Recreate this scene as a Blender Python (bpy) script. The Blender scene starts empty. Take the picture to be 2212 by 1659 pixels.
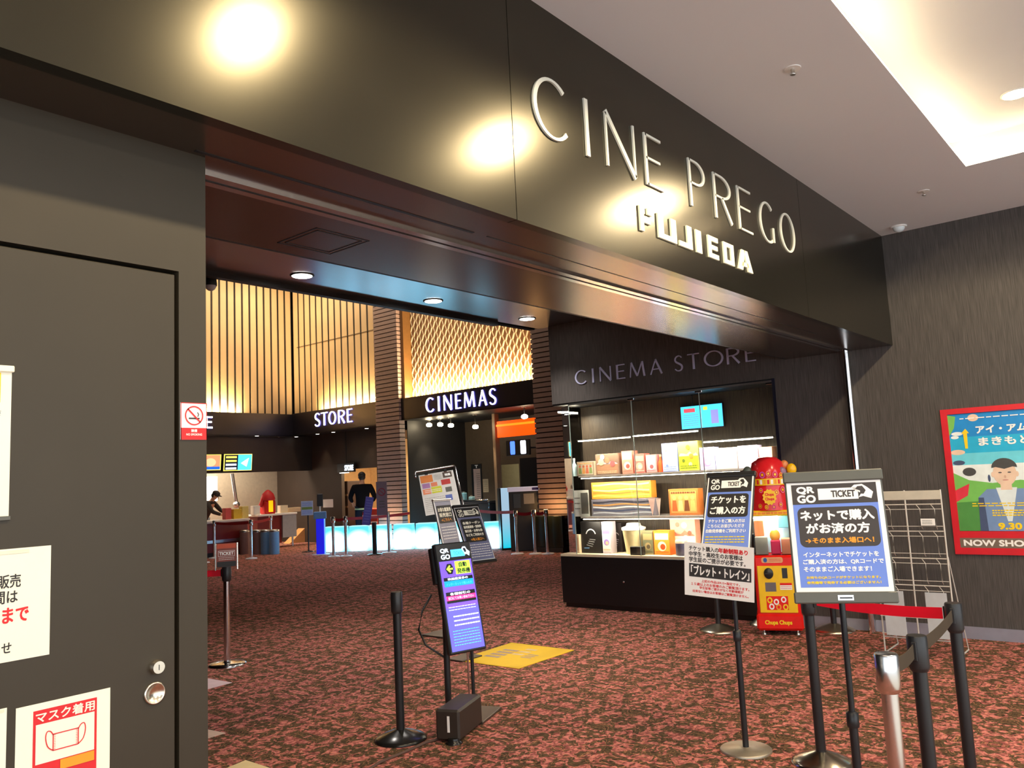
import bpy, bmesh, math, random
import numpy as np
from mathutils import Matrix, Vector

S = bpy.context.scene
COL = S.collection
PI = math.pi
random.seed(7)

# ------------------------------------------------------------------ camera
FPX, IW, IH = 1751.0, 2212.0, 1659.0
YAW, PITCH, ROLL, EYE = math.radians(50.3667), math.radians(6.6276), math.radians(-2.798), 1.5
_f = Vector((math.sin(YAW) * math.cos(PITCH), math.cos(YAW) * math.cos(PITCH), math.sin(PITCH)))
_r0 = Vector((math.cos(YAW), -math.sin(YAW), 0))
_u0 = _r0.cross(_f)
RIGHT = math.cos(ROLL) * _r0 + math.sin(ROLL) * _u0
UP = -math.sin(ROLL) * _r0 + math.cos(ROLL) * _u0
FWD = _f
cam_data = bpy.data.cameras.new('camera')
cam = bpy.data.objects.new('camera', cam_data)
COL.objects.link(cam)
cam_data.sensor_fit = 'HORIZONTAL'
cam_data.sensor_width = 36.0
cam_data.lens = FPX / IW * 36.0
cam_data.clip_end = 200
cam.matrix_world = Matrix(((RIGHT.x, UP.x, -FWD.x, 0), (RIGHT.y, UP.y, -FWD.y, 0), (RIGHT.z, UP.z, -FWD.z, EYE), (0, 0, 0, 1)))
S.camera = cam

# ------------------------------------------------------------------ world, exposure
S.view_settings.view_transform = 'Standard'
S.view_settings.look = 'None'
S.view_settings.gamma = 1.0
S.view_settings.use_curve_mapping = False
S.view_settings.exposure = 0.68
S.cycles.use_denoising = True
S.cycles.max_bounces = 8
S.cycles.sample_clamp_indirect = 6.0
W = bpy.data.worlds.new('daylight')
S.world = W
W.use_nodes = True
W.node_tree.nodes['Background'].inputs[0].default_value = (0.86, 0.94, 1.0, 1)
W.node_tree.nodes['Background'].inputs[1].default_value = 1.75


def light(kind, name, loc, energy, color=(1, 1, 1), size=0.1, size_y=None, target=None, spot=60, blend=0.6, spread=None):
    d = bpy.data.lights.new(name, kind)
    d.energy = energy
    d.color = color
    if kind == 'AREA':
        d.shape = 'RECTANGLE' if size_y else 'SQUARE'
        d.size = size
        if size_y:
            d.size_y = size_y
        if spread:
            d.spread = math.radians(spread)
    else:
        d.shadow_soft_size = size
    if kind == 'SPOT':
        d.spot_size = math.radians(spot)
        d.spot_blend = blend
    o = bpy.data.objects.new(name, d)
    COL.objects.link(o)
    o.location = loc
    if target is not None:
        o.rotation_euler = (Vector(target) - Vector(loc)).to_track_quat('-Z', 'Y').to_euler()
    return o


WARM = (1.0, 0.80, 0.50)
AMBER = (1.0, 0.72, 0.38)
# downlights in the recessed hall ceiling (their fixtures are built below)
DL = [(2.08, 0.60), (3.95, 0.60), (5.81, 0.60), (0.2, 0.60)]
for x, y in DL:
    light('SPOT', 'hall_downlight_lamp', (x, y, 3.70), 72, WARM, 0.05, target=(x, y + 0.01, 0), spot=176, blend=0.15)
for x, y in [(-1, -2.5), (2.5, -2.5), (6, -1.4)]:
    light('AREA', 'hall_ceiling_lamp', (x, y, 3.4), 30, (1, 0.9, 0.74), 0.8, target=(x, y, 0))

# lobby: uplights on the fascia ledges, concession, shop, corridor, display case, ceiling downlights
light('AREA', 'ledge_uplight_lamp', (13.46, 12.48, 3.53), 190, AMBER, 0.10, 3.9).rotation_euler = (PI, -0.15, 0)
light('AREA', 'ledge_uplight_lamp', (13.36, 16.5, 3.50), 120, AMBER, 0.08, 2.6).rotation_euler = (PI, -0.2, 0)
light('AREA', 'ledge_uplight_lamp', (10.6, 19.02, 3.50), 120, AMBER, 2.2, 0.08).rotation_euler = (PI - 0.2, 0, 0)
light('AREA', 'added_wall_fill_lamp', (12.0, 16.9, 7.2), 42, (1, .80, .55), 3.2, 0.3, target=(13.46, 16.9, 4.6))  # three unseen fill lamps, added to even out the light on the far walls
light('AREA', 'added_wall_fill_lamp', (10.8, 17.7, 7.2), 42, (1, .80, .55), 3.2, 0.3, target=(10.8, 19.1, 4.6))
light('AREA', 'added_wall_fill_lamp', (12.2, 12.4, 7.2), 45, (1, .84, .62), 3.2, 0.3, target=(13.6, 12.4, 4.6))
for x, y in [(4.03, 5.57), (5.58, 5.58), (7.06, 5.58)]:
    light('SPOT', 'lobby_downlight_lamp', (x, y, 3.22), 55, (1, 0.93, 0.85), 0.05, target=(x, y, 0), spot=110, blend=0.7)
for x, y in [(10.0, 10.5), (10.5, 14.0)]:
    light('SPOT', 'lobby_high_lamp', (x, y, 6.8), 105, (0.66, 0.68, 1.0), 0.2, target=(x, y, 0), spot=75, blend=0.6)
light('AREA', 'concession_lamp', (11.0, 19.6, 2.85), 150, (1, 0.86, 0.68), 3.0, 0.8, target=(11.0, 19.6, 0))
light('AREA', 'shop_lamp', (15.2, 16.9, 2.5), 110, (1, 0.78, 0.50), 1.4, 1.4, target=(15.2, 16.9, 0))
light('AREA', 'corridor_lamp', (16.6, 12.9, 2.9), 30, (1, 0.88, 0.62), 0.5, 0.5, target=(16.6, 12.9, 0))


# ------------------------------------------------------------------ helpers
def ray(u, v):
    return FWD * FPX + RIGHT * (u - IW / 2) - UP * (v - IH / 2)


def at(u, v, ax, val):
    """the point of the plane axis=val seen at photo pixel (u, v)"""
    d = ray(u, v)
    o = Vector((0, 0, EYE))
    return o + d * ((val - o[ax]) / d[ax])


def fl(u, v, z=0.0):
    return at(u, v, 2, z)


_mats = {}


def mat(name, col, rough=0.6, metal=0.0, emis=0.0, ecol=None, vary=0.06, scale=12.0, spec=0.5, alpha=None, trans=0.0):
    if name in _mats:
        return _mats[name]
    m = bpy.data.materials.new(name)
    m.use_nodes = True
    nt = m.node_tree
    b = nt.nodes['Principled BSDF']
    b.inputs['Roughness'].default_value = rough
    b.inputs['Metallic'].default_value = metal
    b.inputs['Specular IOR Level'].default_value = spec
    c = (col[0], col[1], col[2], 1)
    b.inputs['Base Color'].default_value = c
    if vary:
        tc = nt.nodes.new('ShaderNodeTexCoord')
        n = nt.nodes.new('ShaderNodeTexNoise')
        n.inputs['Scale'].default_value = scale
        n.inputs['Detail'].default_value = 3
        nt.links.new(tc.outputs['Object'], n.inputs['Vector'])
        r = nt.nodes.new('ShaderNodeValToRGB')
        r.color_ramp.elements[0].position = 0.3
        r.color_ramp.elements[1].position = 0.7
        r.color_ramp.elements[0].color = tuple(max(0, x * (1 - vary)) for x in col[:3]) + (1,)
        r.color_ramp.elements[1].color = tuple(min(1, x * (1 + vary)) for x in col[:3]) + (1,)
        nt.links.new(n.outputs['Fac'], r.inputs['Fac'])
        nt.links.new(r.outputs['Color'], b.inputs['Base Color'])
    if emis:
        e = ecol or col
        b.inputs['Emission Color'].default_value = (e[0], e[1], e[2], 1)
        b.inputs['Emission Strength'].default_value = emis
    if trans:
        b.inputs['Transmission Weight'].default_value = trans
    _mats[name] = m
    return m


def srgb(r, g, b):
    f = lambda x: (x / 255) / 12.92 if x <= 10 else ((x / 255 + 0.055) / 1.055) ** 2.4
    return (f(r), f(g), f(b))


def glass(name='clear glass', tint=(1, 1, 1), op=0.06):
    if name in _mats:
        return _mats[name]
    m = bpy.data.materials.new(name)
    m.use_nodes = True
    nt = m.node_tree
    nt.nodes.clear()
    out = nt.nodes.new('ShaderNodeOutputMaterial')
    t = nt.nodes.new('ShaderNodeBsdfTransparent')
    t.inputs[0].default_value = (tint[0], tint[1], tint[2], 1)
    g = nt.nodes.new('ShaderNodeBsdfGlossy')
    g.inputs['Roughness'].default_value = 0.02
    fr = nt.nodes.new('ShaderNodeFresnel')
    fr.inputs[0].default_value = 1.45
    mx = nt.nodes.new('ShaderNodeMixShader')
    nt.links.new(fr.outputs[0], mx.inputs[0])
    nt.links.new(t.outputs[0], mx.inputs[1])
    nt.links.new(g.outputs[0], mx.inputs[2])
    nt.links.new(mx.outputs[0], out.inputs[0])
    _mats[name] = m
    return m


class MB:
    """mesh builder: everything added becomes one mesh object, several material slots"""

    def __init__(self, M=None):
        self.v, self.f, self.mi, self.ms = [], [], [], []
        self.M = M or Matrix.Identity(4)
        self.sm = []

    def slot(self, m):
        if m not in self.ms:
            self.ms.append(m)
        return self.ms.index(m)

    def add(self, vs, fs, m, smooth=False, M=None):
        k = len(self.v)
        X = self.M @ M if M is not None else self.M
        self.v += [tuple(X @ Vector(p)) for p in vs]
        s = self.slot(m)
        for f in fs:
            self.f.append([k + i for i in f])
            self.mi.append(s)
            self.sm.append(smooth)
        return self

    def box(self, a, b, m, M=None, bev=0.0):
        x0, y0, z0 = (min(p, q) for p, q in zip(a, b))
        x1, y1, z1 = (max(p, q) for p, q in zip(a, b))
        if bev and min(x1 - x0, y1 - y0, z1 - z0) > 2.2 * bev:
            vs, idx = [], {}
            for i, X in ((0, x0), (1, x1)):
                for j, Y in ((0, y0), (1, y1)):
                    for l, Z in ((0, z0), (1, z1)):
                        sx, sy, sz = (bev if i == 0 else -bev), (bev if j == 0 else -bev), (bev if l == 0 else -bev)
                        idx[i, j, l] = (len(vs), len(vs) + 1, len(vs) + 2)
                        vs += [(X, Y + sy, Z + sz), (X + sx, Y, Z + sz), (X + sx, Y + sy, Z)]
            bm = bmesh.new()
            bvs = [bm.verts.new(p) for p in vs]
            bmesh.ops.convex_hull(bm, input=bvs)
            bm.verts.index_update()
            self.add([v.co[:] for v in bm.verts], [[v.index for v in f.verts] for f in bm.faces], m, M=M)
            bm.free()
            return self
        vs = [(x0, y0, z0), (x1, y0, z0), (x1, y1, z0), (x0, y1, z0), (x0, y0, z1), (x1, y0, z1), (x1, y1, z1), (x0, y1, z1)]
        return self.add(vs, [(0, 3, 2, 1), (4, 5, 6, 7), (0, 1, 5, 4), (1, 2, 6, 5), (2, 3, 7, 6), (3, 0, 4, 7)], m, M=M)

    def lathe(self, prof, m, n=32, c=(0, 0, 0), smooth=True, M=None, cap=True):
        vs, fs = [], []
        for r, z in prof:
            for i in range(n):
                a = 2 * PI * i / n
                vs.append((c[0] + r * math.cos(a), c[1] + r * math.sin(a), c[2] + z))
        for k in range(len(prof) - 1):
            for i in range(n):
                j = (i + 1) % n
                fs.append((k * n + i, k * n + j, (k + 1) * n + j, (k + 1) * n + i))
        self.add(vs, fs, m, smooth, M)
        if cap:
            self.add(vs[:n], [tuple(reversed(range(n)))], m, False, M)
            self.add(vs[-n:], [tuple(range(n))], m, False, M)
        return self

    def cyl(self, p0, p1, r, m, r1=None, n=20, smooth=True):
        p0, p1 = Vector(p0), Vector(p1)
        d = p1 - p0
        M = Matrix.Translation(p0) @ d.to_track_quat('Z', 'Y').to_matrix().to_4x4()
        return self.lathe([(r, 0), (r if r1 is None else r1, d.length)], m, n, M=M, smooth=smooth)

    def tube(self, path, r, m, n=10):
        P = [Vector(p) for p in path]
        vs, fs = [], []
        for i, p in enumerate(P):
            d = (P[min(i + 1, len(P) - 1)] - P[max(i - 1, 0)]).normalized()
            q = d.to_track_quat('Z', 'Y')
            for k in range(n):
                a = 2 * PI * k / n
                vs.append(tuple(p + q @ Vector((r * math.cos(a), r * math.sin(a), 0))))
        for i in range(len(P) - 1):
            for k in range(n):
                j = (k + 1) % n
                fs.append((i * n + k, i * n + j, (i + 1) * n + j, (i + 1) * n + k))
        fs += [tuple(reversed(range(n))), tuple((len(P) - 1) * n + k for k in range(n))]
        return self.add(vs, fs, m, True)

    def prism(self, pts, z0, z1, m, M=None):
        n = len(pts)
        vs = [(x, y, z0) for x, y in pts] + [(x, y, z1) for x, y in pts]
        fs = [tuple(reversed(range(n))), tuple(range(n, 2 * n))]
        fs += [(i, (i + 1) % n, n + (i + 1) % n, n + i) for i in range(n)]
        return self.add(vs, fs, m, M=M)

    def sphere(self, c, r, m, sx=1, sy=1, sz=1, n=16, M=None):
        k = n // 2
        prof = [(max(1e-4, r * math.sin(PI * i / k)), -r * math.cos(PI * i / k)) for i in range(k + 1)]
        Mt = Matrix.Translation(c) @ Matrix.Diagonal((sx, sy, sz, 1))
        return self.lathe(prof, m, n, M=(M @ Mt if M is not None else Mt), cap=False)

    # ---- flat layered print in the local xy plane
    EPS = 0.0006

    def rect(self, x0, y0, x1, y1, m, L=1, r=0.0):
        if r:
            pts = []
            for cx, cy, a in ((x1 - r, y1 - r, 0), (x0 + r, y1 - r, 90), (x0 + r, y0 + r, 180), (x1 - r, y0 + r, 270)):
                for k in range(6):
                    t = math.radians(a + 18 * k)
                    pts.append((cx + r * math.cos(t), cy + r * math.sin(t)))
        else:
            pts = [(x0, y0), (x1, y0), (x1, y1), (x0, y1)]
        return self.poly(pts, m, L)

    def poly(self, pts, m, L=1):
        return self.add([(x, y, L * self.EPS) for x, y in pts], [tuple(range(len(pts)))], m)

    def disc(self, cx, cy, rx, m, L=1, ry=None, n=28):
        ry = ry or rx
        return self.poly([(cx + rx * math.cos(2 * PI * i / n), cy + ry * math.sin(2 * PI * i / n)) for i in range(n)], m, L)

    def ring(self, cx, cy, r, w, m, L=1, n=32):
        vs = []
        for i in range(n):
            a = 2 * PI * i / n
            vs += [(cx + r * math.cos(a), cy + r * math.sin(a), L * self.EPS), (cx + (r - w) * math.cos(a), cy + (r - w) * math.sin(a), L * self.EPS)]
        return self.add(vs, [(2 * i, 2 * ((i + 1) % n), 2 * ((i + 1) % n) + 1, 2 * i + 1) for i in range(n)], m)

    def text(self, s, x0, y0, x1, y1, m, L=2, bold=0.0, keep=False):
        vs, fs, bb = glyphs(s)
        sx = (x1 - x0) / (bb[2] - bb[0])
        sy = (y1 - y0) / (bb[3] - bb[1])
        offs = [(0, 0)]
        if bold:
            offs = [(bold * math.cos(a), bold * math.sin(a)) for a in [k * PI / 3 for k in range(6)]]
        for i, (dx, dy) in enumerate(offs):
            z = L * self.EPS + i * 0.00002
            self.add([(x0 + (x - bb[0]) * sx + dx, y0 + (y - bb[1]) * sy + dy, z) for x, y in vs], fs, m)
        return self

    def lines(self, x0, y0, x1, y1, n, m, L=2, fill=0.55, seed=1):
        """rows of print too small to read, as short word-length dashes"""
        rnd = random.Random(seed)
        h = (y1 - y0) / n
        for i in range(n):
            y = y1 - (i + 0.5) * h
            x = x0
            while x < x1 - 0.01 * (x1 - x0):
                w = rnd.uniform(0.04, 0.12) * (x1 - x0)
                self.rect(x, y - h * fill / 2, min(x1, x + w), y + h * fill / 2, m, L)
                x += w + 0.02 * (x1 - x0)
        return self

    def build(self, name, parent=None, label=None, cat=None, group=None, kind=None, loc=None):
        me = bpy.data.meshes.new(name)
        me.from_pydata(self.v, [], self.f)
        for m in self.ms:
            me.materials.append(m)
        me.polygons.foreach_set('material_index', self.mi)
        me.polygons.foreach_set('use_smooth', self.sm)
        me.update()
        o = bpy.data.objects.new(name, me)
        COL.objects.link(o)
        if parent is not None:
            o.parent = parent
        tag(o, label, cat, group, kind)
        return o


_gl = {}


def glyphs(s):
    if s in _gl:
        return _gl[s]
    c = bpy.data.curves.new('lettering', 'FONT')
    c.body = s
    c.resolution_u = 3
    o = bpy.data.objects.new('lettering', c)
    COL.objects.link(o)
    bpy.context.view_layer.update()
    ev = o.evaluated_get(bpy.context.evaluated_depsgraph_get())
    me = ev.to_mesh()
    vs = [(v.co.x, v.co.y) for v in me.vertices]
    fs = [tuple(p.vertices) for p in me.polygons]
    ev.to_mesh_clear()
    bpy.data.objects.remove(o)
    bpy.data.curves.remove(c)
    xs, ys = [p[0] for p in vs], [p[1] for p in vs]
    # faces to the viewer
    out = []
    for f in fs:
        a = sum(vs[f[i]][0] * vs[f[(i + 1) % len(f)]][1] - vs[f[(i + 1) % len(f)]][0] * vs[f[i]][1] for i in range(len(f)))
        out.append(f if a >= 0 else tuple(reversed(f)))
    _gl[s] = (vs, out, (min(xs), min(ys), max(xs), max(ys)))
    return _gl[s]


def tag(o, label=None, cat=None, group=None, kind=None):
    if label:
        o['label'] = label
    if cat:
        o['category'] = cat
    if group:
        o['group'] = group
    if kind:
        o['kind'] = kind
    return o


def thing(name, label, cat, loc, group=None, rz=0.0):
    o = bpy.data.objects.new(name, None)
    o.empty_display_size = 0.1
    COL.objects.link(o)
    o.location = loc
    o.rotation_euler = (0, 0, rz)
    return tag(o, label, cat, group)


def frame(origin, X, Y):
    X, Y = Vector(X).normalized(), Vector(Y).normalized()
    Z = X.cross(Y)
    return Matrix(((X.x, Y.x, Z.x, origin[0]), (X.y, Y.y, Z.y, origin[1]), (X.z, Y.z, Z.z, origin[2]), (0, 0, 0, 1)))


def facing(origin, yaw, tilt=0.0):
    """local frame of a board at origin whose normal points along yaw, tipped back by tilt (degrees)"""
    y, t = math.radians(yaw), math.radians(tilt)
    n = Vector((math.cos(y) * math.cos(t), math.sin(y) * math.cos(t), math.sin(t)))
    X = Vector((-math.sin(y), math.cos(y), 0))
    return frame(origin, X, n.cross(X))


# ---- thick and thin sign letters drawn as strokes (cap height 1)
def _arc(cx, cy, rx, ry, a0, a1, n=26):
    return [(cx + rx * math.cos(math.radians(a0 + (a1 - a0) * i / n)), cy + ry * math.sin(math.radians(a0 + (a1 - a0) * i / n))) for i in range(n + 1)]


def _smooth(P, k=6):
    out = []
    for i in range(len(P) - 1):
        p0, p1, p2, p3 = P[max(i - 1, 0)], P[i], P[i + 1], P[min(i + 2, len(P) - 1)]
        for j in range(k):
            t = j / k
            out.append(tuple(0.5 * (2 * p1[d] + (p2[d] - p0[d]) * t + (2 * p0[d] - 5 * p1[d] + 4 * p2[d] - p3[d]) * t * t + (3 * p1[d] - p0[d] - 3 * p2[d] + p3[d]) * t ** 3) for d in (0, 1)))
    return out + [P[-1]]


def letter(ch, w, T, t):
    """strokes of one capital: list of (points, widths, closed)"""
    a = w - T / 2
    if ch == 'C' or ch == 'G':
        p = _arc(w * 0.56, 0.5, w * 0.56 - T / 2, 0.5 - t / 2, 48, 318 if ch == 'C' else 300)
        s = [(p, [t + (T - t) * abs(math.cos(math.radians(48 + 270 * i / 26))) ** 1.3 for i in range(27)], False)]
        if ch == 'G':
            s.append(([(w - T * 0.6, 0.06), (w - T * 0.6, 0.42)], [T * 0.8, T * 0.8], False))
        return s
    if ch == 'O':
        p = _arc(w / 2, 0.5, w / 2 - T / 2, 0.5 - t / 2, 0, 360, 40)[:-1]
        return [(p, [t + (T - t) * abs(math.cos(2 * PI * i / 40)) ** 1.3 for i in range(40)], True)]
    if ch == 'I':
        return [([(w / 2, 0), (w / 2, 0.5), (w / 2, 1)], [T * 1.15, T * 0.95, T * 1.15], False)]
    if ch == 'N':
        return [([(t / 2, 0), (t / 2, 0.97)], [t * 1.2, t], False), ([(t / 2, 1), (w - t / 2, 0.0)], [T * 1.1, T * 1.1], False), ([(w - t / 2, 0.02), (w - t / 2, 1)], [t, t * 1.2], False)]
    if ch == 'M':
        return [([(w * 0.06, 0), (w * 0.16, 1)], [t, t], False), ([(w * 0.16, 1), (w * 0.5, 0.06)], [T, T], False), ([(w * 0.5, 0.06), (w * 0.84, 1)], [t, t], False), ([(w * 0.84, 1), (w * 0.94, 0)], [T, T], False)]
    if ch == 'A':
        return [([(t * 0.6, 0), (w * 0.5, 1)], [t, t], False), ([(w * 0.48, 1), (w - T * 0.5, 0)], [T, T], False), ([(w * 0.22, 0.34), (w * 0.78, 0.34)], [t, t], False)]
    if ch == 'E':
        return [([(T / 2, 0), (T / 2, 1)], [T, T], False), ([(T / 2, 1 - t / 2), (w, 1 - t / 2)], [t, t * 1.15], False), ([(T / 2, 0.53), (w * 0.9, 0.53)], [t, t * 1.1], False), ([(T / 2, t / 2), (w, t / 2)], [t, t * 1.15], False)]
    if ch == 'T':
        return [([(w / 2, 0), (w / 2, 1)], [T * 1.1, T], False), ([(0, 1 - t / 2), (w, 1 - t / 2)], [t * 1.1, t * 1.1], False)]
    if ch in 'PR':
        b = _arc(w * 0.42, 0.74, w * 0.58 - T / 2, 0.26 - t / 2, 90, -90, 14)
        b = [(T / 2, 1 - t / 2)] + b + [(T / 2, 0.48 + t / 2)]
        n = len(b)
        s = [([(T / 2, 0), (T / 2, 1)], [T, T], False), (b, [t + (T - t) * max(0, math.sin(PI * i / (n - 1))) ** 2 for i in range(n)], False)]
        if ch == 'R':
            s.append(([(w * 0.45, 0.5), (w - T * 0.4, 0)], [T * 0.9, T * 1.1], False))
        return s
    if ch == 'S':
        p = _smooth([(0.86, 0.86), (0.72, 0.96), (0.48, 0.985), (0.22, 0.9), (0.13, 0.74), (0.24, 0.6), (0.52, 0.49), (0.8, 0.36), (0.86, 0.2), (0.72, 0.05), (0.45, 0.015), (0.24, 0.05), (0.08, 0.15)])
        n = len(p)
        return [([(x * w, y) for x, y in p], [t + (T - t) * math.exp(-((i / (n - 1) - 0.5) / 0.22) ** 2) for i in range(n)], False)]


def sign_letter(mb, ch, x0, x1, y0, h, T, t, depth, mf, ms=None):
    """add letter ch between x0..x1 standing on y0, height h, raised by depth in the local frame"""
    ms = ms or mf
    w = (x1 - x0) / h
    for P, Wd, closed in letter(ch, w, T, t):
        n = len(P)
        L, R = [], []
        for i in range(n):
            if closed:
                p, q = P[i - 1], P[(i + 1) % n]
            else:
                p, q = P[max(i - 1, 0)], P[min(i + 1, n - 1)]
            dx, dy = q[0] - p[0], q[1] - p[1]
            l = math.hypot(dx, dy) or 1
            nx, ny = -dy / l * Wd[i] / 2, dx / l * Wd[i] / 2
            L.append((x0 + (P[i][0] + nx) * h, y0 + (P[i][1] + ny) * h))
            R.append((x0 + (P[i][0] - nx) * h, y0 + (P[i][1] - ny) * h))
        m = n if closed else n - 1
        vs = [(x, y, depth) for x, y in L] + [(x, y, depth) for x, y in R] + [(x, y, 0.001) for x, y in L] + [(x, y, 0.001) for x, y in R]
        ff, fs = [], []
        for i in range(m):
            j = (i + 1) % n
            ff.append((i, n + i, n + j, j))
            fs += [(i, j, 2 * n + j, 2 * n + i), (n + i, 3 * n + i, 3 * n + j, n + j)]
        if not closed:
            fs += [(0, 2 * n, 3 * n, n), (n - 1, 2 * n - 1, 4 * n - 1, 3 * n - 1)]
        mb.add(vs, ff, mf)
        mb.add(vs, fs, ms)

# ------------------------------------------------------------------ materials of the setting
def carpet():
    m = bpy.data.materials.new('floral carpet')
    m.use_nodes = True
    nt = m.node_tree
    N, Lk = nt.nodes, nt.links
    b = N['Principled BSDF']
    b.inputs['Roughness'].default_value = 0.95
    b.inputs['Specular IOR Level'].default_value = 0.1
    tc = N.new('ShaderNodeTexCoord')
    sep = N.new('ShaderNodeSeparateXYZ')
    Lk.new(tc.outputs['Object'], sep.inputs[0])
    comb = N.new('ShaderNodeCombineXYZ')
    for i, per in ((0, 0.62), (1, 0.48)):
        pp = N.new('ShaderNodeMath')
        pp.operation = 'PINGPONG'
        pp.inputs[1].default_value = per
        Lk.new(sep.outputs[i], pp.inputs[0])
        Lk.new(pp.outputs[0], comb.inputs[i])

    def noise(scale, det, dist, src=comb):
        n = N.new('ShaderNodeTexNoise')
        n.inputs['Scale'].default_value = scale
        n.inputs['Detail'].default_value = det
        n.inputs['Distortion'].default_value = dist
        Lk.new(src.outputs[0], n.inputs['Vector'])
        return n

    def ramp(src, stops, interp='CONSTANT'):
        r = N.new('ShaderNodeValToRGB')
        r.color_ramp.interpolation = interp
        e = r.color_ramp.elements
        e[0].position, e[0].color = stops[0][0], stops[0][1] + (1,)
        e[1].position, e[1].color = stops[1][0], stops[1][1] + (1,)
        for p, c in stops[2:]:
            k = e.new(p)
            k.color = c + (1,)
        Lk.new(src.outputs[0], r.inputs[0])
        return r

    def mix(fac, a, bb):
        x = N.new('ShaderNodeMix')
        x.data_type = 'RGBA'
        Lk.new(fac.outputs[0], x.inputs[0])
        Lk.new(a.outputs[0], x.inputs[6])
        Lk.new(bb.outputs[0], x.inputs[7])

        class O:
            outputs = [x.outputs[2]]
        return O
    rose, pink, dark, olive, gold = srgb(170, 98, 92), srgb(228, 142, 132), srgb(66, 52, 40), srgb(106, 87, 64), srgb(228, 156, 116)
    blob = noise(13, 3, 1.5)
    field = ramp(noise(34, 3, 0.6), [(0.30, srgb(118, 66, 62)), (0.47, rose), (0.60, pink)], 'LINEAR')
    leaf = ramp(noise(48, 3, 0.5), [(0.36, dark), (0.6, olive)], 'LINEAR')
    msk = ramp(blob, [(0.468, (0.0, 0.0, 0.0)), (0.492, (1, 1, 1))], 'LINEAR')
    base = mix(msk, field, leaf)
    petal = ramp(noise(15, 1.0, 1.3), [(0, (0, 0, 0)), (0.486, (.6, .6, .6)), (0.510, (0, 0, 0))])
    c2 = N.new('ShaderNodeRGB')
    c2.outputs[0].default_value = gold + (1,)
    fin = mix(petal, base, c2)
    Lk.new(fin.outputs[0], b.inputs['Base Color'])
    return m


def streaks(name, c0, c1, rough=0.6):
    """vertical fine streaks of a woven wall covering"""
    m = bpy.data.materials.new(name)
    m.use_nodes = True
    nt = m.node_tree
    b = nt.nodes['Principled BSDF']
    b.inputs['Roughness'].default_value = rough
    b.inputs['Specular IOR Level'].default_value = 0.25
    tc = nt.nodes.new('ShaderNodeTexCoord')
    mp = nt.nodes.new('ShaderNodeMapping')
    mp.inputs['Scale'].default_value = (190, 190, 5.0)
    n = nt.nodes.new('ShaderNodeTexNoise')
    n.inputs['Scale'].default_value = 1.0
    n.inputs['Detail'].default_value = 4
    r = nt.nodes.new('ShaderNodeValToRGB')
    r.color_ramp.elements[0].position, r.color_ramp.elements[0].color = 0.32, c0 + (1,)
    r.color_ramp.elements[1].position, r.color_ramp.elements[1].color = 0.68, c1 + (1,)
    nt.links.new(tc.outputs['Object'], mp.inputs[0])
    nt.links.new(mp.outputs[0], n.inputs['Vector'])
    nt.links.new(n.outputs['Fac'], r.inputs[0])
    nt.links.new(r.outputs[0], b.inputs['Base Color'])
    return m


M_CARPET = carpet()
M_PAPER = streaks('brown woven wall covering', srgb(66, 62, 60), srgb(92, 87, 84))
M_FASCIA = mat('satin bronze panel', (0.068, 0.062, 0.045), 0.215, 0.85, vary=0.05, scale=2)
M_PANEL = mat('olive black panel', (0.044, 0.034, 0.020), 0.5, 0.2, vary=0.06, scale=3)
M_SOFFIT = mat('polished dark bronze', (0.21, 0.155, 0.12), 0.22, 0.92, vary=0.05, scale=1.5)
M_STRIP = mat('polished dark ceiling', (0.42, 0.40, 0.40), 0.22, 0.95, vary=0.05, scale=1.5)
M_WHITE = mat('white ceiling paint', srgb(224, 225, 229), 0.85, vary=0.015, scale=0.7, spec=0.2)
M_BLACK = mat('black', (0.012, 0.012, 0.013), 0.5)
M_VOID = mat('matt black lining', (0.010, 0.009, 0.010), 0.8, spec=0.2)
M_DBROWN = mat('dark brown wall', srgb(58, 46, 38), 0.55, vary=0.1, scale=3)
M_NAVY = mat('dark fascia panel', (0.016, 0.014, 0.020), 0.35, 0.2)
M_CHROME = mat('chrome', (0.75, 0.75, 0.77), 0.16, 1.0, vary=0.02)
M_STEEL = mat('brushed steel', (0.62, 0.60, 0.57), 0.3, 1.0, vary=0.04)
M_SKIRT = mat('grey skirting', srgb(140, 138, 152), 0.5)
M_PALE = mat('off white print', srgb(252, 250, 246), 0.7, vary=0.01)
M_RED = mat('signal red', srgb(214, 24, 40), 0.45)
M_INK = mat('black ink', (0.02, 0.018, 0.018), 0.6)
M_RINK = mat('red ink', srgb(222, 38, 44), 0.6)
M_YINK = mat('yellow ink', srgb(255, 214, 20), 0.6)
M_OINK = mat('orange ink', srgb(245, 160, 40), 0.6)
M_BLUEP = mat('periwinkle print', srgb(112, 142, 226), 0.6, vary=0.02)
M_BLK2 = mat('black plastic', (0.020, 0.020, 0.022), 0.38)
M_DGREY = mat('dark grey frame', srgb(92, 92, 84), 0.45)
GLASS = glass()


def struct(mb, name, label=None, parent=None):
    o = mb.build(name, parent, kind='structure' if parent is None else None)
    if label:
        o['label'] = label
        o['category'] = name.split('_')[0]
    return o


XW, YF, ZS, ZC = 7.69, 1.942, 2.513, 3.515      # right wall, fascia, soffit, hall ceiling
XL, YB = 13.3, 18.94                            # far lobby fascias
YL = 2.20                                       # left wall face

m = MB().box((-7, -0.6, -0.05), (20, 24, 0), M_CARPET)
struct(m, 'floor', 'red and brown floral patterned carpet across the hall and the lobby')

M_TILE = mat('unseen pale tile', srgb(205, 200, 192), 0.35, vary=.03, scale=2)  # unseen floor, made pale to bounce neutral light onto ceiling and posts
m = MB().box((-9, -9, -0.05), (XW, -0.6, 0), M_TILE)
struct(m, 'floor', 'unseen pale tiled floor before the carpet, added for its neutral bounce')
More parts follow.
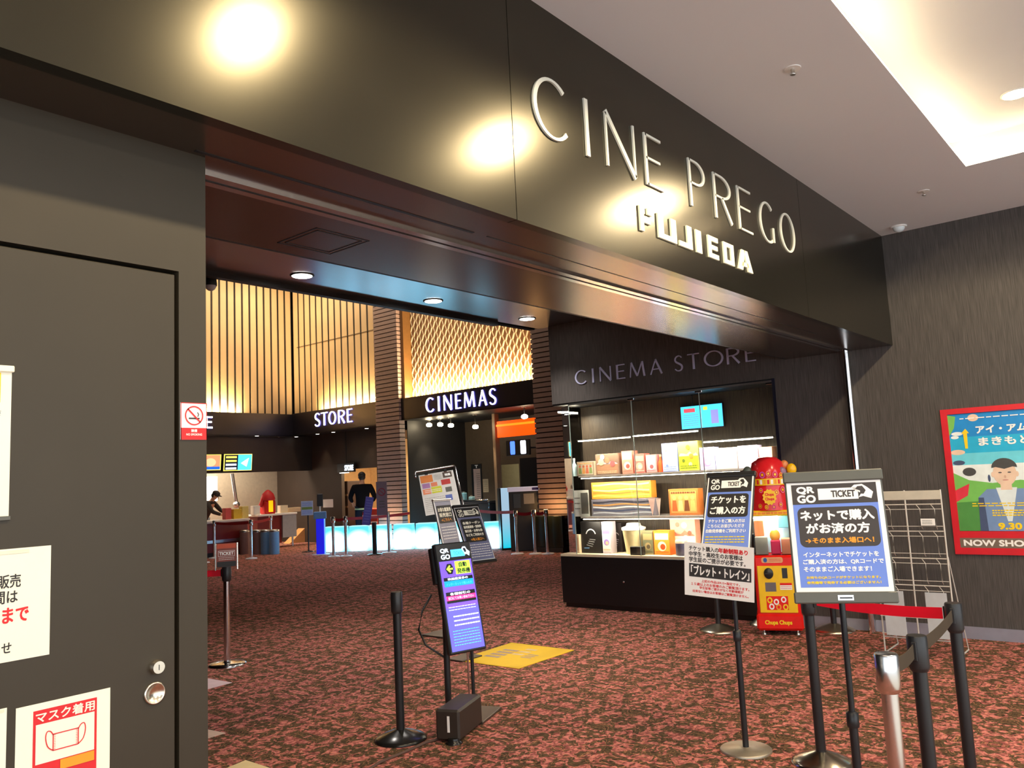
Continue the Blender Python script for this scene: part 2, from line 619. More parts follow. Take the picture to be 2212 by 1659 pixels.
# hall ceiling with its recess
RX0, RX1, RY0, RY1, ZR = -4.5, 6.30, -2.4, 0.995, 3.74
m = MB()
for a, b_ in (((-7, RY1, ZC), (XW, YF + 0.02, ZC + 0.015)), ((-7, -7, ZC), (XW, RY0, ZC + 0.015)), ((-7, RY0, ZC), (RX0, RY1, ZC + 0.015)), ((RX1, RY0, ZC), (XW, RY1, ZC + 0.015))):
    m.box(a, b_, M_WHITE)
sb = 0.10
m.box((RX0 - sb, RY1 + sb, ZC + 0.016), (RX1 + sb, RY1 + sb + 0.02, ZR + 0.02), M_WHITE)
m.box((RX1 + sb, RY0 - sb, ZC + 0.016), (RX1 + sb + 0.02, RY1 + sb + 0.02, ZR + 0.02), M_WHITE)
m.box((RX0 - sb, RY0 - sb - 0.02, ZC + 0.016), (RX1 + sb, RY0 - sb, ZR + 0.02), M_WHITE)
m.box((RX0 - sb - 0.02, RY0 - sb, ZC + 0.016), (RX0 - sb, RY1 + sb, ZR + 0.02), M_WHITE)
m.box((RX0 - sb, RY0 - sb, ZR), (RX1 + sb, RY1 + sb, ZR + 0.02), M_WHITE)
ceil = struct(m, 'ceiling', 'white hall ceiling with a lit rectangular recess')
M_LED = mat('warm led strip', (1, 0.78, 0.42), emis=4.5, ecol=(1, 0.78, 0.42), vary=0)
m = MB()
m.box((RX0, RY1 + 0.02, ZC + 0.017), (RX1 + 0.05, RY1 + 0.05, ZC + 0.03), M_LED)
m.box((RX1 + 0.02, RY0, ZC + 0.017), (RX1 + 0.05, RY1 + 0.05, ZC + 0.03), M_LED)
m.build('cove_light', ceil, 'warm light strip hidden behind the recess lip')

# right wall (with the display opening) and its skirting
ND0, ND1, NZ0, NZ1 = 3.055, 5.765, 0.60, 2.345   # display opening
m = MB()
m.box((XW, -7, 0), (XW + 0.12, ND0, ZC + 0.1), M_PAPER)
m.box((XW, ND0, NZ1), (XW + 0.12, ND1, ZC + 0.1), M_PAPER)
struct(m, 'wall_right', 'dark brown wall covering with fine vertical streaks, right of the entrance')
m = MB().box((XW - 0.012, -7, 0), (XW, ND0, 0.098), M_SKIRT)
struct(m, 'baseboard_right', 'grey skirting along the foot of the brown wall')
# fascia beam across the entrance
m = MB()
m.box((-7, YF, ZS), (2.424, YF + 0.05, ZC), M_FASCIA)
m.box((2.428, YF, ZS), (5.62, YF + 0.05, ZC), M_FASCIA)
m.box((5.624, YF, ZS), (XW, YF + 0.05, ZC), M_FASCIA)
m.box((-7, YF + 0.01, ZS + 0.002), (XW, YF + 0.04, ZC), M_BLACK)
struct(m, 'wall_front', 'dark satin fascia over the entrance carrying the cinema name')
# soffit
m = MB()
m.box((-7, YF + 0.05, ZS), (XW, 2.90, ZS + 0.25), M_SOFFIT)
m.box((1.2, 2.165, ZS - 0.0015), (2.42, 2.18, ZS), M_BLACK)
m.box((2.5, 2.165, ZS - 0.0008), (6.4, 2.172, ZS), M_BLACK)
hx0, hx1, hy0, hy1 = 1.905, 2.175, 2.535, 2.80
for i, e in ((0, 0.0), (1, 0.022)):
    for a, b_ in (((hx0 + e, hy0 + e), (hx1 - e, hy0 + e + 0.006)), ((hx0 + e, hy1 - e - 0.006), (hx1 - e, hy1 - e)), ((hx0 + e, hy0 + e), (hx0 + e + 0.006, hy1 - e)), ((hx1 - e - 0.006, hy0 + e), (hx1 - e, hy1 - e))):
        m.box((a[0], a[1], ZS - 0.0012), (b_[0], b_[1], ZS), M_BLACK)
struct(m, 'ceiling', 'polished dark soffit behind the fascia with a square access hatch')
m = MB()
m.box((1.25, 2.300, ZS - 0.010), (7.69, 2.335, ZS), M_CHROME)
m.box((1.25, 2.335, ZS - 0.003), (7.69, 2.352, ZS), M_BLACK)
m.box((1.25, 2.352, ZS - 0.010), (7.69, 2.385, ZS), M_CHROME)
struct(m, 'trim_1', 'copper toned double rail running along the soffit')
m = MB()
m.cyl((7.625, 2.335, 0), (7.625, 2.335, ZS - 0.01), 0.028, M_CHROME, n=28)
m.box((7.625, 2.315, 0), (7.69, 2.355, ZS - 0.01), M_STEEL)
struct(m, 'trim_2', 'upright chrome guide rail on the brown wall below the fascia')
# inner glossy ceiling with its black edge, header wall, high lobby shell
m = MB()
m.box((-2, 2.90, 3.28), (XW, 5.90, 3.4), M_STRIP)
m.box((-2, 2.90, ZS), (XW, 2.92, 3.28), M_BLACK)
struct(m, 'ceiling', 'glossy dark inner ceiling with three round downlights')
m = MB().box((-2, 5.90, 3.235), (6.93, 5.97, 3.40), M_BLACK)
struct(m, 'trim_3', 'black edge strip along the end of the glossy inner ceiling')
m = MB()
m.box((-2, 5.97, 3.28), (XW, 6.05, 7.5), M_VOID)
m.box((-2.1, 2.45, 0), (-2, 24, 7.5), M_VOID)
m.box((-2.1, 2.45, 7.5), (18, 24, 7.6), M_VOID)
m.box((8.34, 5.80, 0), (13.4, 5.9, 7.5), M_VOID)
m.box((13.4, 5.8, 0), (13.5, 9.75, 7.5), M_VOID)
m.box((XW + .02, 5.70, NZ1), (8.4, 5.76, 7.5), M_VOID)
m.box((-2, 22.5, 0), (18, 22.6, 7.5), M_VOID)
m.box((17.9, 5.8, 0), (18, 22.6, 7.5), M_VOID)
struct(m, 'wall_back', 'black outer walls of the high lobby')

# left wall and its flush door
ex = at(446, 900, 1, YL).x
gx, gz = at(382, 800, 1, YL).x, at(200, 559, 1, YL).z
m = MB()
m.box((gx + 0.006, YL, 0), (ex, YL + 0.25, ZS), M_PANEL)
m.box((-7, YL, gz + 0.006), (gx + 0.006, YL + 0.25, ZS), M_PANEL)
m.box((-7, YL + 0.06, 0), (gx + 0.006, YL + 0.25, gz + 0.006), M_BLACK)
struct(m, 'wall_left', 'black panelled wall left of the entrance')
d = MB().box((-1.2, YL, 0.01), (gx - 0.006, YL + 0.05, gz - 0.006), M_PANEL, bev=0.002).build('door_1', kind='structure')
tag(d, 'flush black door in the panelled left wall', 'door')
M_BRASS = mat('satin nickel', (0.72, 0.66, 0.55), 0.25, 1.0)
p = at(336, 1440, 1, YL)
Mk = Matrix.Translation(p) @ Matrix.Rotation(PI / 2, 4, 'X')
m = MB(Mk).lathe([(0.019, 0), (0.019, 0.014), (0.016, 0.018), (0.016, 0.020)], M_BRASS, 28)
m.box((-0.001, -0.007, 0.020), (0.001, 0.007, 0.0205), M_BLACK)
m.build('lock_cylinder', d, 'small round metal lock')
p = at(333, 1497, 1, YL)
Mk = Matrix.Translation(p) @ Matrix.Rotation(PI / 2, 4, 'X')
m = MB(Mk).lathe([(0.029, 0), (0.029, 0.006), (0.0245, 0.008), (0.0235, 0.003), (0.001, 0.002)], M_BRASS, 32)
m.build('handle', d, 'round recessed metal pull')

# ---- writing on the fascia
M_LET = mat('pale letters', srgb(225, 226, 214), 0.45, 0.1, vary=0.02)
M_LET2 = mat('cream letters', srgb(255, 250, 215), 0.5, vary=0.01, emis=0.10, ecol=(1, 0.95, 0.75))
FM = frame((0, YF, 0), (1, 0, 0), (0, 0, 1))
fx = lambda u, v: at(u, v, 1, YF).x
for ch, u0, u1, v0, v1, wd in (('C', 1149, 1222, 235, 240, 'first letter of the top word'), ('I', 1258, 1272, 280, 280, 'second letter of the top word, a plain upright'), ('N', 1306, 1368, 300, 320, 'third letter of the top word'), ('E', 1391, 1427, 350, 365, 'last letter of the first word'), ('P', 1486, 1519, 390, 385, 'first letter of the second word'), ('R', 1540, 1577, 420, 440, 'second letter of the second word'), ('E', 1592, 1621, 450, 465, 'short letter between the R and the G'), ('G', 1632, 1672, 480, 490, 'letter before the final round one'), ('O', 1680, 1719, 505, 505, 'round last letter of the second word')):
    m = MB(FM)
    x0, x1 = fx(u0, v0), fx(u1, v1)
    if ch == 'O':
        x0, x1 = 5.207, 5.465
    if ch == 'G':
        x0, x1 = 4.872, 5.10
    sign_letter(m, ch, x0, x1, 2.922, 0.272, 0.088 if ch not in 'EPR' else 0.082, 0.044, 0.010, M_LET)
    m.build('sign_letter', None, 'pale %s raised on the dark fascia, %s' % (ch, wd), 'sign letter', 'letters of the large cinema name')
FJ = {
    'F': [[(0, 0), (.3, 0), (.3, .42), (.3, 1), (0, 1)], [(.3, .72), (.42, .72), (.42, 1), (.3, 1)], [(.62, .74), (1, .74), (1, 1), (.62, 1)], [(.3, .36), (.85, .36), (.85, .58), (.3, .58)]],
    'U': [[(0, 0), (.3, 0), (.3, 1), (0, 1)], [(.3, 0), (.7, 0), (.7, .22), (.3, .22)], [(.7, 0), (1, 0), (1, 1), (.7, 1)]],
    'J': [[(0, 0), (.62, 0), (.62, .22), (0, .22)], [(.62, 0), (1, 0), (1, 1), (.62, 1)]],
    'I': [[(0, 0), (1, 0), (1, 1), (0, 1)]],
    'E': [[(0, 0), (.32, 0), (.32, 1), (0, 1)], [(.32, 0), (1, 0), (1, .22), (.32, .22)], [(.32, .4), (.92, .4), (.92, .6), (.32, .6)], [(.32, .78), (1, .78), (1, 1), (.32, 1)]],
    'D': [[(0, 0), (.3, 0), (.3, 1), (0, 1)], [(.3, 0), (.7, 0), (.7, .2), (.3, .2)], [(.3, .8), (.7, .8), (.7, 1), (.3, 1)], [(.7, 0), (1, 0), (1, 1), (.7, 1)]],
    'A': [[(0, 0), (.32, 0), (.54, 1), (.3, 1)], [(.68, 0), (1, 0), (.7, 1), (.46, 1)], [(.26, .2), (.74, .2), (.68, .4), (.32, .4)]],
}
for ch, x0, x1, wd in (('F', 3.372, 3.49, 'broken first letter of the small word'), ('U', 3.547, 3.737, 'second letter of the small word'), ('J', 3.764, 3.91, 'hooked third letter of the small word'), ('I', 3.955, 4.02, 'slab upright letter of the small word'), ('E', 4.10, 4.227, 'letter before the boxy D'), ('D', 4.295, 4.432, 'boxy letter before the final A'), ('A', 4.48, 4.692, 'last letter of the small word')):
    m = MB(FM)
    for P in FJ[ch]:
        m.prism([(x0 + a * (x1 - x0), 2.667 + b_ * 0.127) for a, b_ in P], 0.001, 0.010, M_LET2)
    m.build('sign_letter', None, 'blocky cream %s raised on the fascia, %s' % (ch, wd), 'sign letter', 'letters of the small town name')

# ---- writing above the display window
M_LETG = mat('steel blue letters', srgb(196, 198, 232), 0.4)
WM = frame((XW, 0, 0), (0, -1, 0), (0, 0, 1))
zb = at(1282, 826.6, 0, XW).z
zt = at(1282, 796, 0, XW).z
wy = lambda u, v: -at(u, v, 0, XW).y
for ch, u0, u1, v, wd in (('C', 1243, 1268, 814, 'curved letter at the left end'), ('I', 1278, 1285, 808, 'thin upright after the C'), ('N', 1296, 1320, 803, 'letter before the first E'), ('E', 1332, 1350, 800, 'letter before the M'), ('M', 1359, 1394, 796, 'widest letter'), ('A', 1404, 1431, 790, 'last letter of the first word'), ('S', 1457, 1476, 785, 'first letter of the second word'), ('T', 1486, 1511, 778, 'letter before the round O'), ('O', 1521, 1563, 773, 'round letter near the soffit'), ('R', 1570, 1598, 768, 'letter partly behind the soffit edge'), ('E', 1610, 1632, 764, 'letter at the right end')):
    m = MB(WM)
    sign_letter(m, ch, wy(u0, v), wy(u1, v), zb, zt - zb, 0.12, 0.06, 0.012, M_LETG)
    m.build('sign_letter', None, 'dim blue grey %s above the display window, %s' % (ch, wd), 'sign letter', 'letters over the display window')

# ---- fittings on the hall ceiling
M_FIT = mat('white fitting', srgb(235, 232, 228), 0.4)
M_LAMP = mat('lit downlight', (1, 0.9, 0.7), emis=22, ecol=(1, 0.85, 0.6), vary=0)
for x, y in DL[:3]:
    t = thing('downlight', {2.08: 'recessed warm downlight above the left end of the fascia', 3.95: 'recessed warm downlight above the middle of the fascia', 5.81: 'glowing warm downlight in the ceiling recess at the right edge'}[x], 'downlight', (x, y, ZR), 'downlights in the ceiling recess')
    MB().lathe([(0.075, -0.006), (0.085, -0.003), (0.085, 0)], M_FIT, 32).build('trim_ring', t)
    MB().lathe([(0.002, -0.0075), (0.074, -0.0065)], M_LAMP, 32).build('lamp', t)
for u, v, lb in ((1712, 148, 'small sprinkler head on the white ceiling above the large sign'), (1995, 413, 'small sprinkler head on the ceiling near the wall corner')):
    p = fl(u, v, ZC)
    t = thing('sprinkler', lb, 'sprinkler', p, 'ceiling sprinklers')
    MB().lathe([(0.04, -0.004), (0.042, 0)], M_FIT, 24).build('cover_plate', t)
    MB().lathe([(0.012, -0.035), (0.016, -0.03), (0.009, -0.024), (0.009, -0.003)], M_STEEL, 16).build('nozzle', t)
p = at(1941, 489, 2, ZC)
t = thing('smoke_detector', 'white domed detector on the ceiling in the corner above the brown wall', 'smoke detector', p)
MB().lathe([(0.062, -0.012), (0.066, -0.006), (0.066, 0)], M_FIT, 32).build('base', t)
MB().lathe([(0.002, -0.052), (0.025, -0.049), (0.042, -0.036), (0.05, -0.012)], mat('frosted dome', srgb(225, 235, 240), 0.25), 32).build('dome', t)

# ---- downlights of the inner ceiling
M_COLD = mat('lit white downlight', (1, 1, 1), emis=14, ecol=(1, 0.97, 0.9), vary=0)
for (x, y), lb in zip([(4.03, 5.57), (5.58, 5.58), (7.06, 5.58)], ('leftmost of the three round downlights in the glossy ceiling', 'middle one of the three round downlights in the glossy ceiling', 'rightmost of the three round downlights in the glossy ceiling')):
    t = thing('downlight', lb, 'downlight', (x, y, 3.28), 'downlights in the glossy ceiling')
    MB().lathe([(0.085, -0.008), (0.10, -0.004), (0.10, 0)], M_BLK2, 32).build('trim_ring', t)
    MB().lathe([(0.002, -0.010), (0.084, -0.009)], M_COLD, 32).build('lamp', t)

# ---- papers on the left wall and door
def wall_sheet(name, label, cat, x0, x1, z0, z1, fill, draw=None, thick=0.0012, y=YL, extra=None):
    t = thing(name, label, cat, ((x0 + x1) / 2, y - 0.0006, (z0 + z1) / 2))
    m = MB(frame((0, 0, 0), (1, 0, 0), (0, 0, 1)))
    w, h = (x1 - x0) / 2, (z1 - z0) / 2
    m.box((-w, -h, -0.0005), (w, h, thick - 0.0005), fill)
    m.M = m.M @ Matrix.Translation((0, 0, thick - 0.0004))
    if draw:
        draw(m, w, h)
    m.build('printed_sheet', t)
    if extra:
        extra(t, w, h)
    return t


X_ = lambda u, v: at(u, v, 1, YL).x
Z_ = lambda u, v: at(u, v, 1, YL).z
M_CREAM = mat('cream paper', srgb(255, 250, 228), 0.75, vary=0.01)


def d_holder(m, w, h):
    m.rect(w - 0.085, h - 0.085, w - 0.024, h - 0.012, M_YINK, 1)
    m.text('さ', w - 0.032, 0.065, w - 0.022, 0.078, M_INK, 2)
    m.text('。', w - 0.030, 0.0, w - 0.026, 0.006, M_INK, 2)


def x_holder(t, w, h):
    MB(frame((0, 0, 0), (1, 0, 0), (0, 0, 1))).box((-w, h - 0.010, 0), (w + 0.004, h + 0.006, 0.008), M_CREAM, bev=0.002).build('top_clip', t)
    MB(frame((0, 0, 0), (1, 0, 0), (0, 0, 1))).box((-w, -h - 0.006, 0), (w + 0.003, -h + 0.004, 0.006), M_DGREY, bev=0.001).build('bottom_rail', t)


xr = X_(22, 950)
wall_sheet('notice_board', 'white notice with a yellow block in a clip rail, upper left of the black door', 'notice', xr - 0.21, xr, Z_(22, 1118), Z_(22, 796), M_CREAM, d_holder, extra=x_holder)
xr = X_(108, 1300)
z0, z1 = Z_(108, 1413), Z_(108, 1178)


def d_note(m, w, h):
    H = 2 * h
    zz = lambda v: h - (v - 1178) / 235 * H
    xx = lambda u: w - (108 - u) * (xr - X_(0, 1300)) / 108
    m.text('ズ販売', xx(-30), zz(1260), xx(42), zz(1232), M_INK, 1, bold=0.0005)
    m.text('時間は', xx(-40), zz(1292), xx(36), zz(1265), M_INK, 1, bold=0.0005)
    m.text('時間まで', xx(-60), zz(1334), xx(60), zz(1300), M_RINK, 1, bold=0.0011)
    m.text('ませ', xx(-15), zz(1395), xx(25), zz(1373), M_INK, 1, bold=0.0004)
    m.rect(-w, h - 0.012, w - 0.05, h - 0.004, mat('clear tape', srgb(245, 235, 205), 0.3), 2)


wall_sheet('paper_notice', 'cream paper notice with black and large red print taped at the middle of the door', 'notice', xr - 0.32, xr, z0, z1, M_CREAM, d_note)
xl, xr = X_(33, 1590), X_(237, 1570)
zt_ = (Z_(33, 1529) + Z_(237, 1487)) / 2


def d_mask(m, w, h):
    k = 2 * w / 204.0
    X = lambda u: -w + (u - 33) * k
    x0, x1 = X(68), X(206)
    y1 = h - 0.016
    m.rect(x0, y1 - 0.19, x1, y1, M_RINK, 1)
    m.rect(x0 + 0.006, y1 - 0.125, x1 - 0.006, y1 - 0.033, M_CREAM, 2)
    m.text('マスク着用', x0 + 0.006, y1 - 0.029, x1 - 0.006, y1 - 0.005, M_CREAM, 2, bold=0.0006)
    m.rect(x0 + 0.062, y1 - 0.150, x1 - 0.006, y1 - 0.127, M_OINK, 3)
    cx, cy = (x0 + x1) / 2, y1 - 0.082
    bw, bh = 0.029, 0.019
    for a, b_ in (((-bw, bh), (bw, bh)), ((-bw, -bh), (bw, -bh))):
        m.rect(cx + a[0], cy + a[1] - 0.0012, cx + b_[0], cy + b_[1] + 0.0012, M_RINK, 4)
    for sx in (-1, 1):
        m.rect(cx + sx * bw - 0.0012, cy - bh, cx + sx * bw + 0.0012, cy + bh, M_RINK, 4)
        for j in range(9):
            yy = cy - bh + 0.003 + j * 0.004
            m.rect(cx + sx * (bw - 0.0055), yy, cx + sx * (bw - 0.002), yy + 0.001, M_RINK, 4)
        P = _smooth([(bw, bh * 0.9), (bw + 0.006, bh * 1.4), (bw + 0.014, bh * 1.45), (bw + 0.017, bh * 0.7), (bw + 0.012, -bh * 0.4), (bw, -bh)], 5)
        for i in range(len(P) - 1):
            (ax, ay), (bx, by) = P[i], P[i + 1]
            l = math.hypot(bx - ax, by - ay)
            nx, ny = -(by - ay) / l * 0.0012, (bx - ax) / l * 0.0012
            q = [(ax + nx, ay + ny), (ax - nx, ay - ny), (bx - nx, by - ny), (bx + nx, by + ny)]
            q = [(cx + sx * x, cy + y) for x, y in q]
            m.poly(q if sx > 0 else q[::-1], M_RINK, 4)


wall_sheet('paper_notice', 'white sheet with a red mask drawing taped low on the door', 'notice', xl, xr, zt_ - 0.25, zt_, M_CREAM, d_mask)
xr = X_(13, 1600)
wall_sheet('paper_notice', 'sheet at the bottom left corner beside the mask notice', 'notice', xr - 0.2, xr, Z_(13, 1529) - 0.25, Z_(13, 1529), M_CREAM, lambda m, w, h: m.rect(-w, h - 0.008, w - 0.006, h - 0.002, mat('clear tape', srgb(245, 235, 205), 0.3), 2))
x0, x1 = X_(389, 910), ex - 0.0005
z0, z1 = Z_(416, 950), Z_(416, 870.5)


def d_smoke(m, w, h):
    m.rect(-w, -h, w, -h + 0.034, M_RINK, 1)
    for a, b_ in (((-w, -h), (-w + 0.002, h)), ((w - 0.002, -h), (w, h)), ((-w, h - 0.002), (w, h))):
        m.rect(a[0], a[1], b_[0], b_[1], M_RINK, 1)
    cy = h - 0.037
    m.ring(0, cy, 0.028, 0.0035, M_RINK, 3)
    m.poly([(-0.021, cy + 0.018), (-0.018, cy + 0.021), (0.021, cy - 0.018), (0.018, cy - 0.021)], M_RINK, 3)
    m.rect(-0.016, cy - 0.010, 0.017, cy - 0.006, M_INK, 2)
    m.add([(x, y, 2 * m.EPS) for x, y in [(0.010, cy - 0.003), (0.013, cy + 0.004), (0.009, cy + 0.010), (0.0115, cy + 0.010), (0.0155, cy + 0.004), (0.0125, cy - 0.003)]], [(0, 5, 4, 1), (1, 4, 3, 2)], M_INK)
    m.text('禁煙', -0.009, -h + 0.022, 0.009, -h + 0.030, M_PALE, 2, bold=0.0003)
    m.text('NO SMOKING', -0.024, -h + 0.012, 0.024, -h + 0.018, M_PALE, 2, bold=0.0002)


wall_sheet('no_smoking_sign', 'red and white no smoking plate at the edge of the black wall', 'sign', x0, x1, z0, z1, M_PALE, d_smoke, thick=0.003)

# ------------------------------------------------------------------ film poster on the right wall
p0, p1 = at(2031, 886, 0, XW), at(2065.5, 1196.4, 0, XW)
fy = (p0.y + p1.y) / 2
z1, z0 = p0.z, p1.z
fw = 0.86
t = thing('film_poster', 'red framed film poster on the brown wall at the right edge', 'poster', (XW, fy - fw / 2, (z0 + z1) / 2))
PM = frame((0, 0, 0), (0, -1, 0), (0, 0, 1))
w, h = fw / 2, (z1 - z0) / 2
m = MB(PM)
bt, bb_, bs = 0.045, 0.19, 0.05
m.box((-w, h - bt, 0), (w, h, 0.022), M_RED)
m.box((-w, -h, 0), (w, -h + bb_, 0.022), M_RED)
m.box((-w, -h + bb_, 0), (-w + bs, h - bt, 0.022), M_RED)
m.box((w - bs, -h + bb_, 0), (w, h - bt, 0.022), M_RED)
m.build('frame', t, 'red frame')
m = MB(PM)
a, b_ = -w + 0.04, h - bt - 0.002
c, d_ = w - 0.04, -h + bb_ + 0.002
SKY, SKY2, SKY3, HAZE = mat('sky blue print', srgb(20, 140, 215), 0.5), mat('azure print', srgb(30, 180, 225), 0.5), mat('pale azure print', srgb(110, 215, 235), 0.5), mat('white haze print', srgb(235, 245, 245), 0.5)
GRN, GRN2 = mat('leaf green print', srgb(120, 195, 90), 0.5), mat('meadow green print', srgb(80, 150, 70), 0.5)
SUIT, SUIT2, SKIN, HAIR, SHIRT = mat('blue suit print', srgb(120, 150, 195), 0.5), mat('dark suit print', srgb(70, 85, 120), 0.5), mat('face print', srgb(235, 205, 180), 0.5), mat('dark hair print', srgb(72, 72, 72), 0.5), mat('shirt print', srgb(225, 238, 240), 0.5)
H = b_ - d_
m.box((a, d_, 0.002), (c, b_, 0.008), SKY)
m.M = PM @ Matrix.Translation((0, 0, 0.008))
yy = lambda f: b_ - f * H
m.rect(a, yy(0.40), c, yy(0.20), SKY2, 1)
m.rect(a, yy(0.50), c, yy(0.34), SKY3, 1.5)
m.rect(a, yy(0.62), c, yy(0.44), HAZE, 2)
m.poly([(a, yy(1)), (c, yy(1)), (c, yy(.62)), (0.1, yy(.58)), (-0.1, yy(.60)), (a + 0.12, yy(.57)), (a, yy(.50))], GRN, 2.5)
m.poly([(a, yy(1)), (c, yy(1)), (c, yy(.78)), (0, yy(.74)), (a, yy(.76))], GRN2, 3)
m.poly([(a, yy(.20)), (a + .05, yy(.12)), (a + .07, yy(.02)), (a, yy(0))], GRN, 2)
m.poly([(a, yy(.76)), (a + .10, yy(.70)), (a + .12, yy(.60)), (a, yy(.66))], mat('red print', srgb(222, 50, 70), 0.5), 4)
for cx, cy, rx, ry, mm in ((a + .07, .17, .045, .016, HAZE), (a + .05, .20, .03, .014, HAZE), (a + .06, .33, .055, .022, SKIN), (a + .06, .42, .045, .02, SUIT2), (a + .13, .50, .05, .035, HAIR), (a + .20, .04, .04, .03, SKIN), (c - .1, .45, .04, .05, HAIR), (c - .05, .5, .04, .05, SKIN), (a + .27, .56, .01, .03, SUIT2)):
    m.disc(cx, yy(cy), rx, mm, 3.5, ry)
pc = 0.0 - 0.005
m.poly([(pc - .22, yy(1)), (pc + .22, yy(1)), (pc + .21, yy(.72)), (pc + .14, yy(.65)), (pc - .14, yy(.65)), (pc - .21, yy(.72))], SUIT, 5)
m.poly([(pc - .22, yy(1)), (pc - .16, yy(1)), (pc - .17, yy(.72)), (pc - .21, yy(.72))], SUIT2, 5.3)
m.poly([(pc - .015, yy(.92)), (pc + .015, yy(.92)), (pc + .075, yy(.64)), (pc - .075, yy(.64))], SHIRT, 5.6)
m.rect(pc - .04, yy(.66), pc + .04, yy(.56), SKIN, 5.8)
m.disc(pc, yy(.52), 0.083, SKIN, 6, .105)
m.poly([(pc + .092 * math.cos(k * PI / 14), yy(.475) + .078 * math.sin(k * PI / 14)) for k in range(15)] + [(pc - .06, yy(.468)), (pc, yy(.486)), (pc + .06, yy(.468))], HAIR, 6.5)
for sx in (-1, 1):
    m.disc(pc + sx * .033, yy(.515), .013, HAIR, 7, .005)
    m.disc(pc + sx * .086, yy(.53), .012, SKIN, 5.9, .022)
m.disc(pc, yy(.55), .008, mat('nose print', srgb(215, 175, 150), 0.5), 7, .012)
m.disc(pc, yy(.578), .022, mat('lip print', srgb(200, 130, 120), 0.5), 7, .004)
m.text('アイ・アム', pc - .17, yy(.175), pc + .19, yy(.115), M_PALE, 8, bold=.003)
m.text('まきもと', pc - .16, yy(.28), pc + .20, yy(.215), M_PALE, 8, bold=.003)
m.poly([(pc - .265, yy(.30)), (pc - .245, yy(.30)), (pc - .24, yy(.17)), (pc - .225, yy(.17)), (pc - .25, yy(.13)), (pc - .285, yy(.17)), (pc - .27, yy(.17))], M_YINK, 8)
m.lines(a + .1, yy(.05), c - .06, yy(.035), 1, M_PALE, 8)
m.lines(pc - .26, yy(.80), pc + .26, yy(.76), 2, M_YINK, 8, .4, 3)
m.lines(pc - .12, yy(.88), pc + .14, yy(.82), 3, M_YINK, 8, .5, 4)
m.text('9.30', pc - .085, yy(.985), pc + .075, yy(.935), M_YINK, 8, bold=.004)
m.build('poster_print', t)
m = MB(PM @ Matrix.Translation((0, 0, 0.022)))
m.rect(-w + .045, -h + .055, w - .045, -h + .135, mat('bronze plate', srgb(128, 112, 98), 0.4, 0.2), 1, r=.004)
m.text('NOW SHOWING', -w + .075, -h + .072, w - .11, -h + .118, M_PALE, 2, bold=.0035)
m.build('title_plate', t, 'bronze strip with white lettering')

# ------------------------------------------------------------------ wire brochure rack by the wall
RXP = 6.85
ry0, ry1 = at(1911, 1392, 0, RXP).y, at(2057, 1300, 0, RXP).y
rw = ry0 - ry1
rtop = at(2037, 1057, 0, RXP).z
t = thing('brochure_rack', 'white wire brochure rack standing at the brown wall behind the large ticket sign', 'rack', (RXP, (ry0 + ry1) / 2, 0))
M_WIRE = mat('ivory wire', srgb(214, 208, 198), 0.4)
hw = rw / 2
for yq in (-hw, 0.0, hw):
    m = MB().cyl((0, yq, 0.0 if abs(yq) > .01 else .13), (0, yq, rtop), 0.006, M_WIRE, n=10)
    if abs(yq) > .01:
        m.cyl((0, yq, 0.008), (0.36, yq, 0.008), 0.006, M_WIRE, n=10)
        m.cyl((0.36, yq, 0.008), (0.02, yq, 0.75), 0.004, M_WIRE, n=8)
    m.build('upright', t)
MB().box((-0.006, -hw, rtop - 0.075), (0.006, hw, rtop - 0.005), mat('ivory plate', srgb(205, 198, 182), 0.45), bev=.003).build('header_plate', t)
m = MB()
zz = rtop - 0.11
rows = []
while zz > 0.30:
    rows.append(zz)
    zz -= 0.205
for zr in rows:
    m.cyl((0, -hw, zr), (0, hw, zr), 0.0045, M_WIRE, n=8)
    m.cyl((-.03, -hw, zr - .035), (-.03, hw, zr - .035), 0.0028, M_WIRE, n=6)
    m.cyl((-.03, -hw, zr - .165), (-.03, hw, zr - .165), 0.0028, M_WIRE, n=6)
    for yq in (-hw * .82, -hw * .42, hw * .42, hw * .82):
        m.tube([(0, yq, zr - .19), (-.03, yq, zr - .165), (-.03, yq, zr - .035), (-.012, yq + .03, zr)], 0.0026, M_WIRE, 6)
m.cyl((0, -hw, .13), (0, hw, .13), 0.005, M_WIRE, n=8)
m.build('wire_pockets', t)
t2 = thing('price_card', 'small white card in a clear holder on the wire rack', 'card', (RXP - .037, ry1 + .10, at(2000, 1127, 0, RXP).z))
MB(frame((0, 0, 0), (0, -1, 0), (0, 0, 1))).box((-.06, -.035, -.001), (.06, .035, .0), glass('thin film', (.95, .95, .95))).build('holder', t2)
m = MB(frame((0, 0, 0), (0, -1, 0), (0, 0, 1)))
m.box((-.05, -.026, .0), (.05, .026, .001), M_PALE)
m.M = m.M @ Matrix.Translation((0, 0, .001))
m.lines(-.04, -.018, .03, .018, 3, M_DGREY, 1, .35)
m.build('card', t2)
M_FILM = mat('translucent sheet', srgb(196, 200, 204), 0.35)
for yq, lb in ((ry0 - .11, 'left of the two pale sheets in the lowest pockets of the wire rack'), (ry1 + .10, 'right of the two pale sheets in the lowest pockets of the wire rack')):
    z1_ = at(1960, 1276, 0, RXP).z
    m = MB(frame((RXP - .036, yq, .15), (0, -1, 0), (0, 0, 1)))
    m.box((-.075, 0, 0), (.075, z1_ - .15, .004), M_FILM, bev=.001)
    m.build('brochure', None, lb, 'brochure', 'pale sheets in the wire rack')

# ------------------------------------------------------------------ belt stanchions
def brushed(name, col, rough):
    m = mat(name, col, rough, 1.0, vary=.02)
    m.node_tree.nodes['Principled BSDF'].inputs['Anisotropic'].default_value = .85
    return m



